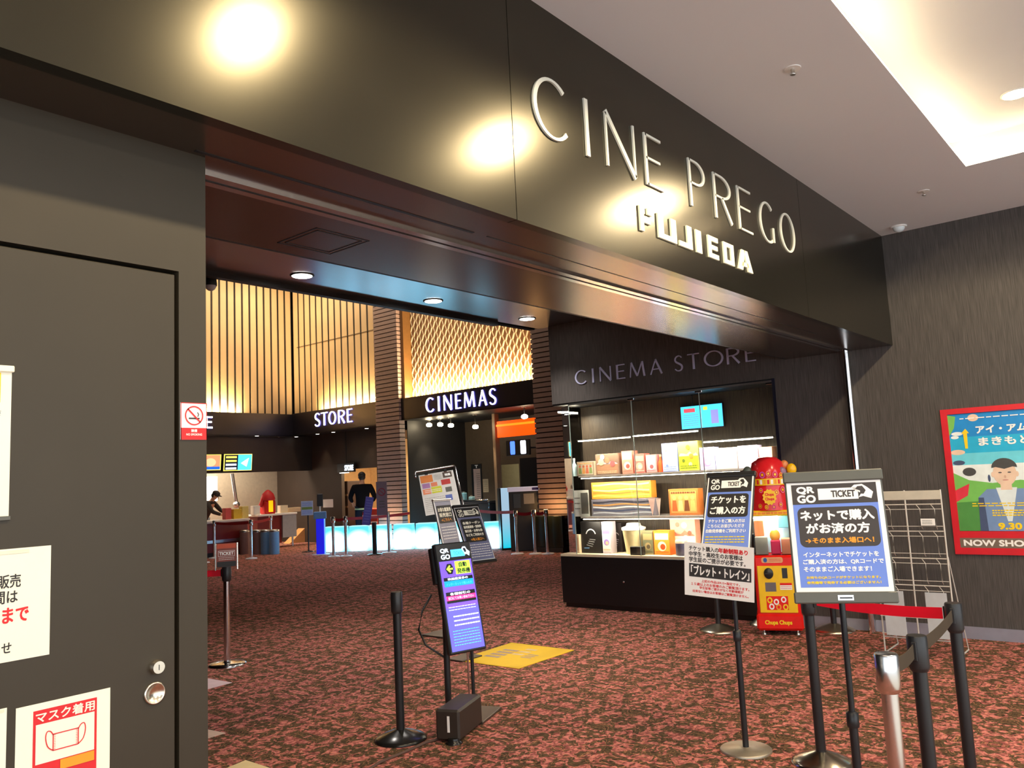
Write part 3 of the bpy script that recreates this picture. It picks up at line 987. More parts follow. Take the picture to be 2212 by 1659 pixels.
M_POST = mat('black post', (0.016, 0.017, 0.019), 0.33)
M_BASE = mat('black domed base', (0.022, 0.021, 0.02), 0.22, 0.25)
M_BELT = mat('brown belt', srgb(72, 60, 44), 0.7)
M_RBELT = mat('red belt', srgb(242, 8, 46), 0.55)
M_BPOL = mat('polished pewter base', (0.52, 0.47, 0.38), 0.2, 1.0)


def stanchion(label, x, y, hgt=0.855, group='belt stanchions in the entrance hall', post=None, base=None, head=None, slots=(0.0,), rb=0.15, name='belt_stanchion', dome=0.055, r=0.025):
    post, base, head = post or M_POST, base or M_BASE, head or M_BLK2
    t = thing(name, label, 'stanchion', (x, y, 0), group)
    MB().lathe([(rb, 0), (rb, .008), (rb * .9, .02), (rb * .55, dome * .75), (r * 1.6, dome), (r * 1.2, dome + .004)], base, 44).build('base', t)
    MB().cyl((0, 0, dome), (0, 0, hgt - .10), r, post, n=24).build('post', t)
    m = MB().lathe([(r * 1.12, hgt - .128), (r * 1.35, hgt - .118), (r * 1.42, hgt - .112), (r * 1.42, hgt - .006), (r * 1.3, hgt)], head, 28)
    hd = m.build('head', t)
    for a in slots:
        m = MB(Matrix.Rotation(a, 4, 'Z'))
        m.box((r * 1.30, -.009, hgt - .085), (r * 1.75, .009, hgt - .018), M_BLK2, bev=.002)
        m.build('belt_socket', hd)
    return t


def belt(parent, p, q, z0, z1, m, sag=0.0, n=8, label=None):
    """belt from p to q (world xy), hanging from the parent's head"""
    px, py = parent.location.x, parent.location.y
    d = Vector((q[0] - p[0], q[1] - p[1], 0)).normalized()
    nx, ny = -d.y * .001, d.x * .001
    mb = MB()
    vs, fs = [], []
    for i in range(n + 1):
        s = i / n
        dz = -sag * 4 * s * (1 - s)
        x, y = p[0] + (q[0] - p[0]) * s - px, p[1] + (q[1] - p[1]) * s - py
        vs += [(x + nx, y + ny, z0 + dz), (x + nx, y + ny, z1 + dz), (x - nx, y - ny, z1 + dz), (x - nx, y - ny, z0 + dz)]
    for i in range(n):
        for k in range(4):
            j = (k + 1) % 4
            fs.append((4 * i + k, 4 * i + 4 + k, 4 * i + 4 + j, 4 * i + j))
    mb.add(vs, fs, m)
    return mb.build('belt', parent, label)


def toward(p, q, r=.05):
    d = Vector((q[0] - p[0], q[1] - p[1]))
    d.normalize()
    return (p[0] + d.x * r, p[1] + d.y * r)


hh = .855
q1 = at(1913, 1411, 2, hh)
q2 = at(1979, 1372, 2, hh)
q3 = at(2058, 1302, 2, hh)
q4 = fl(1776, 1648)
P1, P2, P3, P4 = (q1.x, q1.y), (q2.x, q2.y), (q3.x, q3.y), (q4.x, q4.y)
ang = lambda p, q: math.atan2(q[1] - p[1], q[0] - p[0])
s1 = stanchion('shiny steel belt stanchion nearest the camera at the lower right', *P1, post=brushed('polished steel post', (0.74, 0.72, 0.70), .26), head=brushed('polished steel head', (0.7, 0.7, 0.7), .2), base=M_BPOL, slots=(ang(P1, P2),), r=.027)
s2 = stanchion('black belt stanchion between the steel post and the rightmost black post', *P2, slots=(ang(P2, P1), ang(P2, P3)))
s3 = stanchion('rightmost black belt stanchion holding the red belt end', *P3, slots=(ang(P3, P2), ang(P3, P4)))
s4 = stanchion('black belt stanchion on a domed base directly behind the large ticket sign', *P4, base=M_BPOL, slots=(ang(P4, P3),))
belt(s2, toward(P2, P1), toward(P1, P2), hh - .075, hh - .025, M_BELT, .012)
belt(s3, toward(P3, P2), toward(P2, P3), hh - .075, hh - .025, M_BELT, .012)
belt(s4, toward(P4, P3), toward(P3, P4), hh - .075, hh - .025, M_RBELT, .012, label='bright red belt')
q = fl(866, 1597)
stanchion('lone black belt stanchion at the front left of the carpet', q.x, q.y, slots=(0.5,), rb=.155)
for u, v, lb in ((1553, 1362, 'black belt stanchion on a pale base before the left part of the display window'), (1645, 1350, 'black belt stanchion on a pale base hidden behind the red candy machine'), (1803, 1362, 'black belt stanchion on a pale base left of the wire rack')):
    q = fl(u, v)
    stanchion(lb, q.x, q.y, base=mat('pale metal base', (0.72, 0.66, 0.52), 0.3, 1.0), group='stanchions along the display window', rb=.175 if u != 1645 else .11, dome=.06)


# ------------------------------------------------------------------ ticket signs
def ticket_logo(m, x0, x1, y0, y1, pale, ink, L=3):
    """two short words, a torn ticket and a hand tearing it"""
    W, H_ = x1 - x0, y1 - y0
    m.text('QR', x0 + .02 * W, y0 + .52 * H_, x0 + .24 * W, y0 + .92 * H_, pale, L, bold=.007 * W)
    m.text('GO', x0 + .02 * W, y0 + .04 * H_, x0 + .25 * W, y0 + .44 * H_, pale, L, bold=.007 * W)
    m.rect(x0 + .29 * W, y0 + .16 * H_, x0 + .80 * W, y0 + .80 * H_, pale, L)
    m.text('TICKET', x0 + .46 * W, y0 + .30 * H_, x0 + .76 * W, y0 + .66 * H_, ink, L + 1, bold=.004 * W)
    hnd = [(.72, .80), (.76, .95), (.86, .98), (.92, .80), (.99, .52), (.96, .16), (.86, .30), (.80, .24), (.84, .46), (.78, .62)]
    m.poly([(x0 + a * W, y0 + b * H_) for a, b in reversed(hnd)], pale, L)
    m.poly([(x0 + a * W, y0 + b * H_) for a, b in reversed([(.77, .72), (.80, .86), (.86, .87), (.90, .62), (.87, .42), (.82, .44), (.83, .60)])], ink, L + .5)


def sign_board(t, c, yaw, tilt, w, h, draw, frame_m=None, bar=0.035, side=.006, depth=.022, name='sign_frame', base=(0, 0, 0)):
    """clip frame with a printed sheet; c in world, parts stored relative to the thing"""
    M = Matrix.Translation(-Vector(t.location)) @ facing(c, yaw, tilt)
    frame_m = frame_m or M_DGREY
    m = MB(M)
    m.box((-w / 2, -h / 2, -depth), (w / 2, h / 2, -.004), frame_m, bev=.003)
    m.box((-w / 2 - .004, h / 2 - bar, -depth), (w / 2 + .004, h / 2 + .004, .006), frame_m, bev=.004)
    m.box((-w / 2 - .004, -h / 2 - .004, -depth), (w / 2 + .004, -h / 2 + bar, .006), frame_m, bev=.004)
    f = m.build(name, t)
    m = MB(M)
    x, y0, y1 = w / 2 - side, -h / 2 + bar, h / 2 - bar
    m.box((-x, y0, -.004), (x, y1, -.003), M_PALE)
    m.M = M @ Matrix.Translation((0, 0, -.003))
    draw(m, x, y0, y1)
    m.build('printed_sheet', t)
    return f, M


M_CHAR = mat('charcoal print', srgb(62, 56, 54), 0.6, vary=.02)


def draw_A(m, x, y0, y1):
    W, H_ = 2 * x, y1 - y0
    X = lambda f: -x + f * W
    Yq = lambda f: y1 - f * H_
    m.rect(X(.05), Yq(.96), X(.95), Yq(.02), M_BLUEP, 1)
    m.rect(X(.05), Yq(.205), X(.95), Yq(.02), M_CHAR, 2)
    ticket_logo(m, X(.09), X(.92), Yq(.195), Yq(.03), M_PALE, M_CHAR)
    m.rect(X(.09), Yq(.60), X(.93), Yq(.235), M_CHAR, 2, r=.022)
    m.text('ネットで購入', X(.12), Yq(.355), X(.89), Yq(.265), M_PALE, 3, bold=.0018)
    m.text('がお済の方', X(.17), Yq(.475), X(.83), Yq(.385), M_PALE, 3, bold=.0018)
    m.text('→そのまま入場口へ！', X(.15), Yq(.565), X(.86), Yq(.515), M_OINK, 3, bold=.0009)
    m.text('インターネットでチケットを', X(.11), Yq(.69), X(.89), Yq(.645), M_PALE, 3, bold=.0007)
    m.text('ご購入済の方は、QRコードで', X(.10), Yq(.755), X(.93), Yq(.71), M_PALE, 3, bold=.0007)
    m.text('そのままご入場できます！', X(.10), Yq(.82), X(.80), Yq(.775), M_PALE, 3, bold=.0007)
    m.text('お持ちのQRコードがチケットになります。', X(.12), Yq(.885), X(.88), Yq(.86), M_YINK, 3, bold=.0004)
    m.text('券売機等で発券する必要はございません！', X(.12), Yq(.93), X(.88), Yq(.905), M_YINK, 3, bold=.0004)


def pole(t, x, y, ztop, top=None, rb=.13, zs=.60, base_m=None, r0=.0115, r1=.016):
    MB().lathe([(rb, 0), (rb, .010), (rb * .97, .014), (.03, .018), (.02, .022)], base_m or mat('grey metal base', (0.36, 0.33, 0.28), 0.35, 0.9), 44).build('base', t)
    MB().cyl((0, 0, .018), (0, 0, zs - .03), r1, M_POST, n=20).build('lower_pole', t)
    MB().lathe([(r1 * 1.25, zs - .045), (r1 * 1.4, zs - .04), (r1 * 1.4, zs + .006), (r1 * .9, zs + .012)], M_BLK2, 24).build('collar', t)
    p1 = Vector(top) - Vector(t.location) if top is not None else Vector((0, 0, ztop))
    m = MB().cyl((0, 0, zs - .03), (0, 0, ztop), r0, M_POST, n=18)
    if top is not None:
        m.cyl((0, 0, ztop - .01), p1, r0 * .9, M_BLK2, n=14)
    m.build('upper_pole', t)


cA = Vector((3.023, 1.011, 1.238))
nA = Vector((-0.887, -0.403, 0.223))
yawA, tiltA = math.degrees(math.atan2(nA.y, nA.x)), 10.0
bA = (cA.x + .19, cA.y + .075)
t = thing('sign_stand', 'large blue and white ticket sign on a black pole in front, facing the camera', 'sign', (bA[0], bA[1], 0), 'pole mounted ticket signs')
sign_board(t, cA, yawA, tiltA, .336, .465, draw_A, bar=.036)
M = Matrix.Translation(-Vector(t.location)) @ facing(cA, yawA, tiltA)
m = MB(M)
m.box((-.026, -.226, .006), (.026, -.208, .0075), M_CHROME)
m.box((-.02, -.220, .0075), (.022, -.215, .008), M_BLK2)
m.build('maker_plate', t, 'small chrome badge on the lower rail')
pole(t, *bA, 1.12, top=cA - Vector((nA.x, nA.y, 0)).normalized() * .03 + Vector((0, 0, -.06)), zs=.56, rb=.09)


def draw_B(m, x, y0, y1):
    W, H_ = 2 * x, y1 - y0
    X = lambda f: -x + f * W
    Yq = lambda f: y1 - f * .47
    m.rect(X(.03), y0 + .005, X(.97), Yq(.0), M_BLUEP, 1)
    m.rect(X(.03), Yq(.23), X(.97), Yq(-.005), M_INK, 2)
    ticket_logo(m, X(.07), X(.90), Yq(.20), Yq(.02), M_PALE, M_INK)
    m.rect(X(.06), Yq(.60), X(.92), Yq(.26), M_INK, 2, r=.018)
    m.text('チケットを', X(.12), Yq(.40), X(.86), Yq(.295), M_PALE, 3, bold=.0018)
    m.text('ご購入の方', X(.12), Yq(.555), X(.86), Yq(.45), M_PALE, 3, bold=.0018)
    m.text('チケットをご購入の方は', X(.10), Yq(.68), X(.87), Yq(.63), M_PALE, 3, bold=.0006)
    m.text('こちらにお並びいただき', X(.10), Yq(.75), X(.86), Yq(.70), M_PALE, 3, bold=.0006)
    m.text('自動発券機をご利用下さい', X(.07), Yq(.82), X(.90), Yq(.77), M_PALE, 3, bold=.0006)
    m.lines(X(.07), Yq(.97), X(.88), Yq(.86), 3, M_YINK, 3, .35, 5)


bB = fl(1612, 1622)
t = thing('sign_stand', 'blue ticket sign on a pole with a white notice hanging over its lower half', 'sign', (bB.x, bB.y, 0), 'pole mounted ticket signs')
cB = Vector((bB.x, bB.y, 1.25))
yawB, tiltB = -165.8, 40
sign_board(t, cB, yawB, tiltB, .268, .58, draw_B, frame_m=mat('black frame', (.015, .015, .016), .4), bar=.03)
pole(t, bB.x, bB.y, 1.20, top=cB + Vector((.03, .01, -.03)), zs=.615, rb=.135, base_m=mat('taupe metal base', (0.50, 0.43, 0.33), 0.42, 0.8))


def draw_paper(m, w, h):
    X = lambda f: -w + f * 2 * w
    Yq = lambda f: h - f * 2 * h
    m.text('チケット購入の', X(.07), Yq(.15), X(.50), Yq(.06), M_INK, 1, bold=.0006)
    m.text('年齢制限あり', X(.50), Yq(.15), X(.91), Yq(.06), M_RINK, 1, bold=.0012)
    m.text('中学生・高校生のお客様は', X(.07), Yq(.255), X(.84), Yq(.165), M_INK, 1, bold=.0007)
    m.text('学生証のご提示が必要です。', X(.07), Yq(.36), X(.88), Yq(.27), M_INK, 1, bold=.0007)
    m.rect(X(.07), Yq(.64), X(.96), Yq(.39), mat('dark print', (.03, .03, .03), .6), 1)
    m.text('「ブレット・トレイン」', X(.10), Yq(.61), X(.93), Yq(.42), M_PALE, 2, bold=.0014)
    m.text('上記の作品はR15+指定です。', X(.25), Yq(.73), X(.80), Yq(.68), M_RINK, 1, bold=.0004)
    m.text('１５歳以上のお客様のみご観覧頂けます。', X(.10), Yq(.80), X(.93), Yq(.745), M_RINK, 1, bold=.0004)
    m.text('学生証等ご提示がなく年齢確認が', X(.22), Yq(.86), X(.85), Yq(.81), M_RINK, 1, bold=.0004)
    m.text('出来ない場合はお客様はご観覧頂けません。', X(.12), Yq(.93), X(.92), Yq(.88), M_RINK, 1, bold=.0004)


E0 = Vector((bB.x, bB.y, 0))
cp = Vector((4.633, 2.283, .877))
k = (bB.x - .175) / 4.633 * .935
cp = Vector((0, 0, 1.5)) + (cp - Vector((0, 0, 1.5))) * k
t = thing('paper_notice', 'white laminated notice in black and red print hung below the blue ticket sign', 'notice', cp)
M = facing((0, 0, 0), -167.5, -7) @ Matrix.Rotation(math.radians(-5.5), 4, 'Z')
w_, h_ = .42 * k / 2, .33 * k / 2
m = MB(M)
m.box((-w_, -h_, -.001), (w_, h_, 0), M_PALE)
draw_paper(m, w_, h_)
m.build('printed_sheet', t)
BF = facing(cB, yawB, tiltB)
m = MB()
for s_ in (-.5, .5):
    top = BF @ Vector((s_ * .2, -.285, .002)) - cp
    low = M @ Vector((s_ * w_, h_ - .006, .001))
    m.cyl(low, top, .0022, mat('clear tape', srgb(245, 235, 205), 0.3), n=6)
m.build('hanging_strips', t)

# ------------------------------------------------------------------ purple digital sign
k = .9387
cP = Vector((3.95, 3.80, .746))
t = thing('digital_sign', 'tilted purple screen with a green arrow on two black poles', 'digital sign', (3.95, 3.83, 0))
yP, tP = -103.7, 12.5
O_ = Matrix.Translation(-Vector(t.location))
M = O_ @ facing(cP, yP, tP)
w_, h_ = .142, .355
MB(M).box((-w_, -h_, -.045), (w_, h_, 0), M_BLK2, bev=.008).build('screen_housing', t)
MB(M).box((-w_ - .012, h_ - .26, -.075), (-w_ + .05, h_ - .02, -.03), M_BLK2, bev=.006).build('rear_box', t)


def scr(name, col, e=1.0):
    return mat(name, col, .3, emis=e, ecol=col, vary=0)


PUR, VIO = scr('violet screen', srgb(112, 78, 226), .95), scr('blue violet screen', srgb(92, 88, 250), .95)
CYN, MAG, LIM, SCW, SCB, SCK = scr('cyan screen', srgb(0, 150, 220), .9), scr('magenta screen', srgb(235, 40, 130), .9), scr('lime screen', srgb(190, 250, 70), 1.0), scr('white screen', srgb(225, 240, 255), 1.1), scr('sky screen', srgb(80, 190, 255), 1.0), mat('dark screen', (.012, .012, .016), .2)
m = MB(M)
iw, ih = w_ - .012, h_ - .014
m.rect(-iw, -ih, iw, ih, SCK, .5)
X = lambda f: -iw + f * 2 * iw
Yq = lambda f: ih - f * 2 * ih
m.rect(X(.02), Yq(.995), X(.985), Yq(.155), VIO, 1)
m.rect(X(.02), Yq(.60), X(.985), Yq(.155), PUR, 1.5)
m.text('QR', X(.10), Yq(.078), X(.34), Yq(.035), SCW, 2, bold=.002)
m.text('GO', X(.10), Yq(.135), X(.36), Yq(.092), SCW, 2, bold=.002)
ticket_logo_args = (X(.06), X(.97), Yq(.14), Yq(.03))
m.rect(X(.40), Yq(.122), X(.82), Yq(.05), SCB, 2)
m.text('TICKET', X(.48), Yq(.105), X(.76), Yq(.07), CYN, 3)
m.poly([(X(a), Yq(b)) for a, b in reversed([(.74, .05), (.78, .03), (.86, .03), (.90, .06), (.98, .085), (.95, .125), (.87, .105), (.82, .11)])], SCW, 2)
m.poly([(X(a), Yq(b)) for a, b in reversed([(.78, .05), (.82, .042), (.86, .05), (.88, .08), (.83, .09)])], SCK, 3)
m.poly([(X(.30) + a * .036, Yq(.232) + b * .036) for a, b in ((.9, 0), (.45, .95), (-.45, .95), (-.95, 0), (-.45, -.95), (.45, -.95))][::1], SCK, 2)
m.poly([(X(.30) + a * .030, Yq(.232) + b * .030) for a, b in ((-.9, 0), (0, -.85), (.32, -.6), (-.1, -.2), (.85, -.2), (.85, .2), (-.1, .2), (.32, .6), (0, .85))], LIM, 3)
m.rect(X(.47), Yq(.29), X(.93), Yq(.165), LIM, 2)
m.text('自動', X(.59), Yq(.222), X(.82), Yq(.178), SCK, 3, bold=.0012)
m.text('発券機', X(.52), Yq(.283), X(.90), Yq(.235), SCK, 3, bold=.0012)
for ya, yb, mm in ((.345, .312, SCK), (.40, .345, CYN), (.425, .40, PUR), (.487, .45, SCK), (.53, .487, MAG), (.555, .53, SCK)):
    m.rect(X(.08), Yq(ya), X(.95), Yq(yb), mm, 2)
m.text('映画鑑賞券の', X(.2), Yq(.34), X(.8), Yq(.317), SCW, 3, bold=.0005)
m.text('インターネットで購入の方', X(.13), Yq(.392), X(.9), Yq(.365), SCB, 3)
m.text('各種割引の', X(.2), Yq(.482), X(.8), Yq(.457), SCW, 3, bold=.0005)
m.text('窓口にてお買い求め下さい', X(.13), Yq(.522), X(.9), Yq(.496), SCW, 3)
m.lines(X(.1), Yq(.63), X(.9), Yq(.58), 2, SCW, 3, .25, 6)
m.lines(X(.2), Yq(.78), X(.95), Yq(.66), 3, SCW, 3, .3, 7)
m.lines(X(.12), Yq(.955), X(.9), Yq(.80), 6, SCB, 3, .25, 8)
m.build('screen', t, 'lit violet screen with green, blue and pink fields')
pa, pb = fl(970, 1548), fl(1024, 1528)
for q, ztop, rr, mm in ((pa, .60, .021, M_POST), (pb, .64, .012, M_POST), (fl(1015, 1532), .55, .007, M_CHROME)):
    m = MB().cyl((q.x - t.location.x, q.y - t.location.y, .02), (q.x - t.location.x, q.y - t.location.y, ztop), rr, mm, n=18)
    m.build('pole', t, None if mm is M_POST else 'thin bright metal rod')
e0, e1 = fl(1000, 1596), fl(948, 1566)
pb0, pb1, pb2 = fl(995, 1606), fl(1043, 1566), fl(952, 1582)
dx = Vector((pb1.x - pb0.x, pb1.y - pb0.y, 0))
dy = Vector((pb2.x - pb0.x, pb2.y - pb0.y, 0))
Lx = dx.length
dx.normalize()
dy = Vector((-dx.y, dx.x, 0))
BM = frame((pb0.x - t.location.x, pb0.y - t.location.y, 0), dx, dy)
MB(BM).box((-.01, 0, .012), (Lx, .15, .185), mat('dark brown box', srgb(52, 44, 38), .5), bev=.012).build('power_box', t)
MB(BM).box((Lx + .002, .0, 0), (Lx + .34, .24, .018), mat('dark base plate', srgb(74, 66, 58), .4, .4), bev=.003).build('base_plate', t)
m = MB(BM).lathe([(.05, 0), (.05, .004), (.036, .012), (.034, .03)], M_BASE, 24, c=(.0, .04, 0))
m.build('foot', t)
m = MB(BM).box((-.012, .06, .06), (-.010, .075, .15), M_PALE)
m.build('power_label', t)
cb = [(pa.x - t.location.x - .03, pa.y - t.location.y - .05, .60)]
P = [Vector((-.10, .14, .76)), Vector((-.15, .18, .66)), Vector((-.17, .20, .54)), Vector((-.14, .17, .44)), Vector((pa.x - t.location.x, pa.y - t.location.y, .36))]
MB().tube([tuple(p) for p in _smooth([(p.x, p.z) for p in P], 6)] if False else [(p.x, p.y, p.z) for p in P], .007, M_BLK2, 8).build('cable', t)
q0 = fl(955, 1600)
pts = [fl(952, 1598), fl(920, 1607), fl(880, 1625), fl(820, 1650), fl(760, 1690)]
t = None
m = MB()
m.tube([(p.x, p.y, .008) for p in pts], .008, mat('taped cable', srgb(96, 72, 62), .8), 8)
m.build('floor_cable', None, 'taped cable running over the carpet from the purple screen to the lower left', 'cable')

# ------------------------------------------------------------------ three signs on stands behind the purple screen
def draw_D(m, x, y0, y1):
    W, H_ = 2 * x, y1 - y0
    X = lambda f: -x + f * W
    Yq = lambda f: y1 - f * H_
    G = mat('dusky blue print', srgb(120, 124, 158), .6)
    m.rect(X(.02), Yq(.985), X(.98), Yq(.01), G, 1)
    m.rect(X(.02), Yq(.19), X(.98), Yq(.01), M_INK, 2)
    ticket_logo(m, X(.08), X(.95), Yq(.18), Yq(.03), M_CREAM, M_INK)
    m.rect(X(.08), Yq(.66), X(.93), Yq(.225), M_INK, 2, r=.02)
    for i, s_ in enumerate(('各種クーポン', '前売鑑賞券・招待券', '割引券・お得な券', 'などをご利用の方')):
        m.text(s_, X(.15), Yq(.325 + i * .075), X(.86), Yq(.275 + i * .075), M_CREAM, 3, bold=.0012)
    m.text('→有人窓口へ', X(.28), Yq(.635), X(.82), Yq(.585), M_OINK, 3, bold=.0012)
    m.lines(X(.08), Yq(.95), X(.94), Yq(.69), 6, M_PALE, 3, .3, 9)


def draw_E(m, x, y0, y1):
    W, H_ = 2 * x, y1 - y0
    X = lambda f: -x + f * W
    Yq = lambda f: y1 - f * H_
    m.rect(X(.03), Yq(.98), X(.97), Yq(.02), mat('greyish print', srgb(150, 150, 165), .6), 1)
    m.rect(X(.06), Yq(.52), X(.94), Yq(.12), M_INK, 2, r=.012)
    m.text('お得な鑑賞券', X(.12), Yq(.26), X(.88), Yq(.17), M_CREAM, 3, bold=.001)
    m.text('販売窓口', X(.15), Yq(.38), X(.85), Yq(.29), M_CREAM, 3, bold=.001)
    m.text('→こちらへ', X(.2), Yq(.48), X(.8), Yq(.41), M_OINK, 3, bold=.0008)
    m.lines(X(.1), Yq(.9), X(.9), Yq(.58), 5, M_PALE, 3, .3, 10)


def draw_post(m, x, y0, y1):
    W, H_ = 2 * x, y1 - y0
    X = lambda f: -x + f * W
    Yq = lambda f: y1 - f * H_
    m.rect(X(.01), Yq(.99), X(.99), Yq(.01), mat('pale grey print', srgb(216, 212, 206), .6), 1)
    for a, b, c, d, col in ((.03, .03, .38, .21, (222, 130, 62)), (.05, .23, .27, .35, (170, 120, 170)), (.30, .23, .48, .33, (226, 130, 92)), (.04, .37, .27, .50, (228, 138, 98)), (.29, .34, .58, .50, (206, 206, 50)), (.68, .02, .94, .16, (84, 66, 56)), (.60, .20, .86, .33, (190, 52, 44)), (.68, .40, .86, .52, (92, 92, 84)), (.64, .59, .83, .73, (86, 104, 176))):
        m.rect(X(a), Yq(d), X(c), Yq(b), mat('poster block %d %d %d' % col, srgb(*col), .6), 2)
    m.text('特集', X(.74), Yq(.12), X(.90), Yq(.06), M_PALE, 3, bold=.002)
    m.lines(X(.42), Yq(.18), X(.64), Yq(.05), 4, M_DGREY, 3, .2, 11)
    m.lines(X(.05), Yq(.94), X(.62), Yq(.58), 8, mat('grey ink', srgb(160, 156, 150), .6), 3, .25, 12)
    m.lines(X(.1), Yq(.47), X(.55), Yq(.39), 2, M_PALE, 3, .3, 13)


cD = Vector((5.141, 4.751, 1.053))
t = thing('sign_stand', 'dark ticket counter sign leaning back just behind the purple screen', 'sign', (cD.x + .03, cD.y + .14, 0), 'pole mounted ticket signs')
sign_board(t, cD, -100.5, 25.5, .27, .53, draw_D, frame_m=mat('black frame', (.015, .015, .016), .4), bar=.022)
MB().box((-.15, -.05, 0), (.10, .14, .014), mat('dark base plate', srgb(74, 66, 58), .4, .4), bev=.003).build('base', t)
m = MB().cyl((0, 0, .014), (0, 0, 1.02), .012, M_CHROME, n=16)
m.cyl((0, 0, 1.01), (-.02, -.10, 1.03), .010, M_BLK2, n=12)
m.build('pole', t)
MB().box((-.03, -.028, .70), (.03, .0, .74), mat('beige tag', srgb(190, 165, 120), .6)).build('tag', t, 'beige tag below the frame')
cE = Vector((5.85, 5.77, 1.10))
t = thing('sign_stand', 'grey ticket sign with a black heading between the colourful poster and the dark sign', 'sign', (cE.x + .03, cE.y + .10, 0), 'pole mounted ticket signs')
sign_board(t, cE, -85.1, 14, .275, .47, draw_E, frame_m=M_STEEL, bar=.012)
MB().box((-.20, -.16, 0), (.10, .16, .016), mat('dark base plate', srgb(74, 66, 58), .4, .4), bev=.003).build('base', t)
m = MB().cyl((0, 0, .016), (0, 0, 1.05), .012, M_CHROME, n=16)
m.cyl((0, 0, 1.04), (-.02, -.07, 1.06), .010, M_BLK2, n=12)
m.build('pole', t)
# colourful poster in a chrome stand
k = .68
cF = Vector((0, 0, 1.5)) + (Vector((9.758, 9.776, 1.324)) - Vector((0, 0, 1.5))) * k
t = thing('poster_stand', 'colourful poster clipped in a tall chrome stand behind the ticket signs', 'poster stand', (cF.x, cF.y, 0))
RP = pF = None
Zn = Vector((-0.597, -0.589, 0.544)).normalized()
Un = Vector((0.286, 0.477, 0.831)).normalized()
Xn = Un.cross(Zn).normalized()
M = frame(cF - Vector(t.location), Xn, Un)
w_, h_ = .594 * k / 2, .80 * k / 2
m = MB(M)
m.box((-w_, -h_, -.004), (w_, h_, 0), M_PALE)
draw_post(m, w_, -h_, h_)
m.build('printed_sheet', t)
m = MB(M)
for s_ in (-.55, .55):
    m.box((s_ * w_ - .018, h_ - .012, -.006), (s_ * w_ + .018, h_ + .03, .006), M_CHROME, bev=.003)
m.build('clips', t)
m = MB(M)
xw = w_ + .035
m.tube([(-xw, h_ - .01, -.02), (-xw, h_ + .05, -.02)] + [(-xw + .02 * (1 - math.cos(a)), h_ + .05 + .02 * math.sin(a), -.02) for a in (.5, 1.0, 1.57)] + [(xw - .02 * (1 - math.cos(a)), h_ + .05 + .02 * math.sin(a), -.02) for a in (1.57, 1.0, .5)] + [(xw, h_ + .05, -.02), (xw, -h_ - .2, -.02)], .011, M_CHROME, 10)
m.build('stand_frame', t)
m = MB()
for s_ in (1,):
    b0 = M @ Vector((s_ * xw, -h_ - .2, -.02))
    m.cyl(b0, (b0.x + .12, b0.y + .12, 0.012), .011, M_CHROME, n=12)
    m.cyl((b0.x - .25, b0.y - .25, .012), (b0.x + .2, b0.y + .2, .012), .012, M_CHROME, n=10)
m.build('leg', t)

# ------------------------------------------------------------------ mats and sheets on the carpet
t = thing('floor_mat', 'yellow printed mat lying on the carpet right of the purple screen', 'mat', (5.44, 4.62, 0))
cs = [fl(u, v) - Vector((5.44, 4.62, 0)) for u, v in ((985, 1427), (1120, 1445), (1240, 1405), (1105, 1389))]
MY = mat('yellow vinyl', srgb(250, 204, 10), .5, vary=.02)
m = MB()
m.prism([(p.x, p.y) for p in cs], .0, .004, MY)
m.build('mat', t)
ux, uy = (cs[2] - cs[1]).normalized(), (cs[0] - cs[1]).normalized()
MM = frame((cs[1].x, cs[1].y, .0042), ux, Vector((0, 0, 1)).cross(ux))
lw, lh = (cs[2] - cs[1]).length, (cs[0] - cs[1]).length
m = MB(frame((cs[0].x, cs[0].y, .0042), -Vector((0, 0, 1)).cross((cs[3] - cs[0]).normalized()), (cs[3] - cs[0]).normalized()))
LA = mat('lilac print', srgb(186, 164, 160), .6)
m.lines(.12, .20, lh * .42, lw * .72, 4, LA, 1, .6, 14)
m.lines(lh * .45, .35, lh * .62, lw * .85, 3, mat('cream print', srgb(240, 215, 170), .6), 1, .5, 15)
m.lines(lh * .66, .30, lh * .82, lw * .6, 3, LA, 1, .5, 16)
m.build('print', t)
for pts, lb, col in (([(425, 1460), (449, 1466), (501, 1475), (449, 1489), (425, 1494)], 'pinkish white sheet on the carpet below the small red ticket sign', (246, 216, 222)), ([(425, 1572), (446, 1576), (487, 1584), (446, 1596), (425, 1600)], 'pale sheet on the carpet at the middle left, beside the black wall', (238, 206, 186)), ([(470, 1668), (531, 1643), (590, 1662), (560, 1700), (470, 1700)], 'pale yellow sheet on the carpet at the bottom edge', (246, 222, 168))):
    P = [fl(u, v) for u, v in pts]
    c = sum(P, Vector((0, 0, 0))) / len(P)
    poly = [(p.x - c.x, p.y - c.y) for p in P]
    ar = sum(poly[i][0] * poly[(i + 1) % len(poly)][1] - poly[(i + 1) % len(poly)][0] * poly[i][1] for i in range(len(poly)))
    if ar < 0:
        poly = poly[::-1]
    o = MB().prism(poly, 0, .003, mat(lb[:18], srgb(*col), .6)).build('floor_sheet', None, lb, 'floor sheet', 'sheets taped to the carpet')
    o.location = c

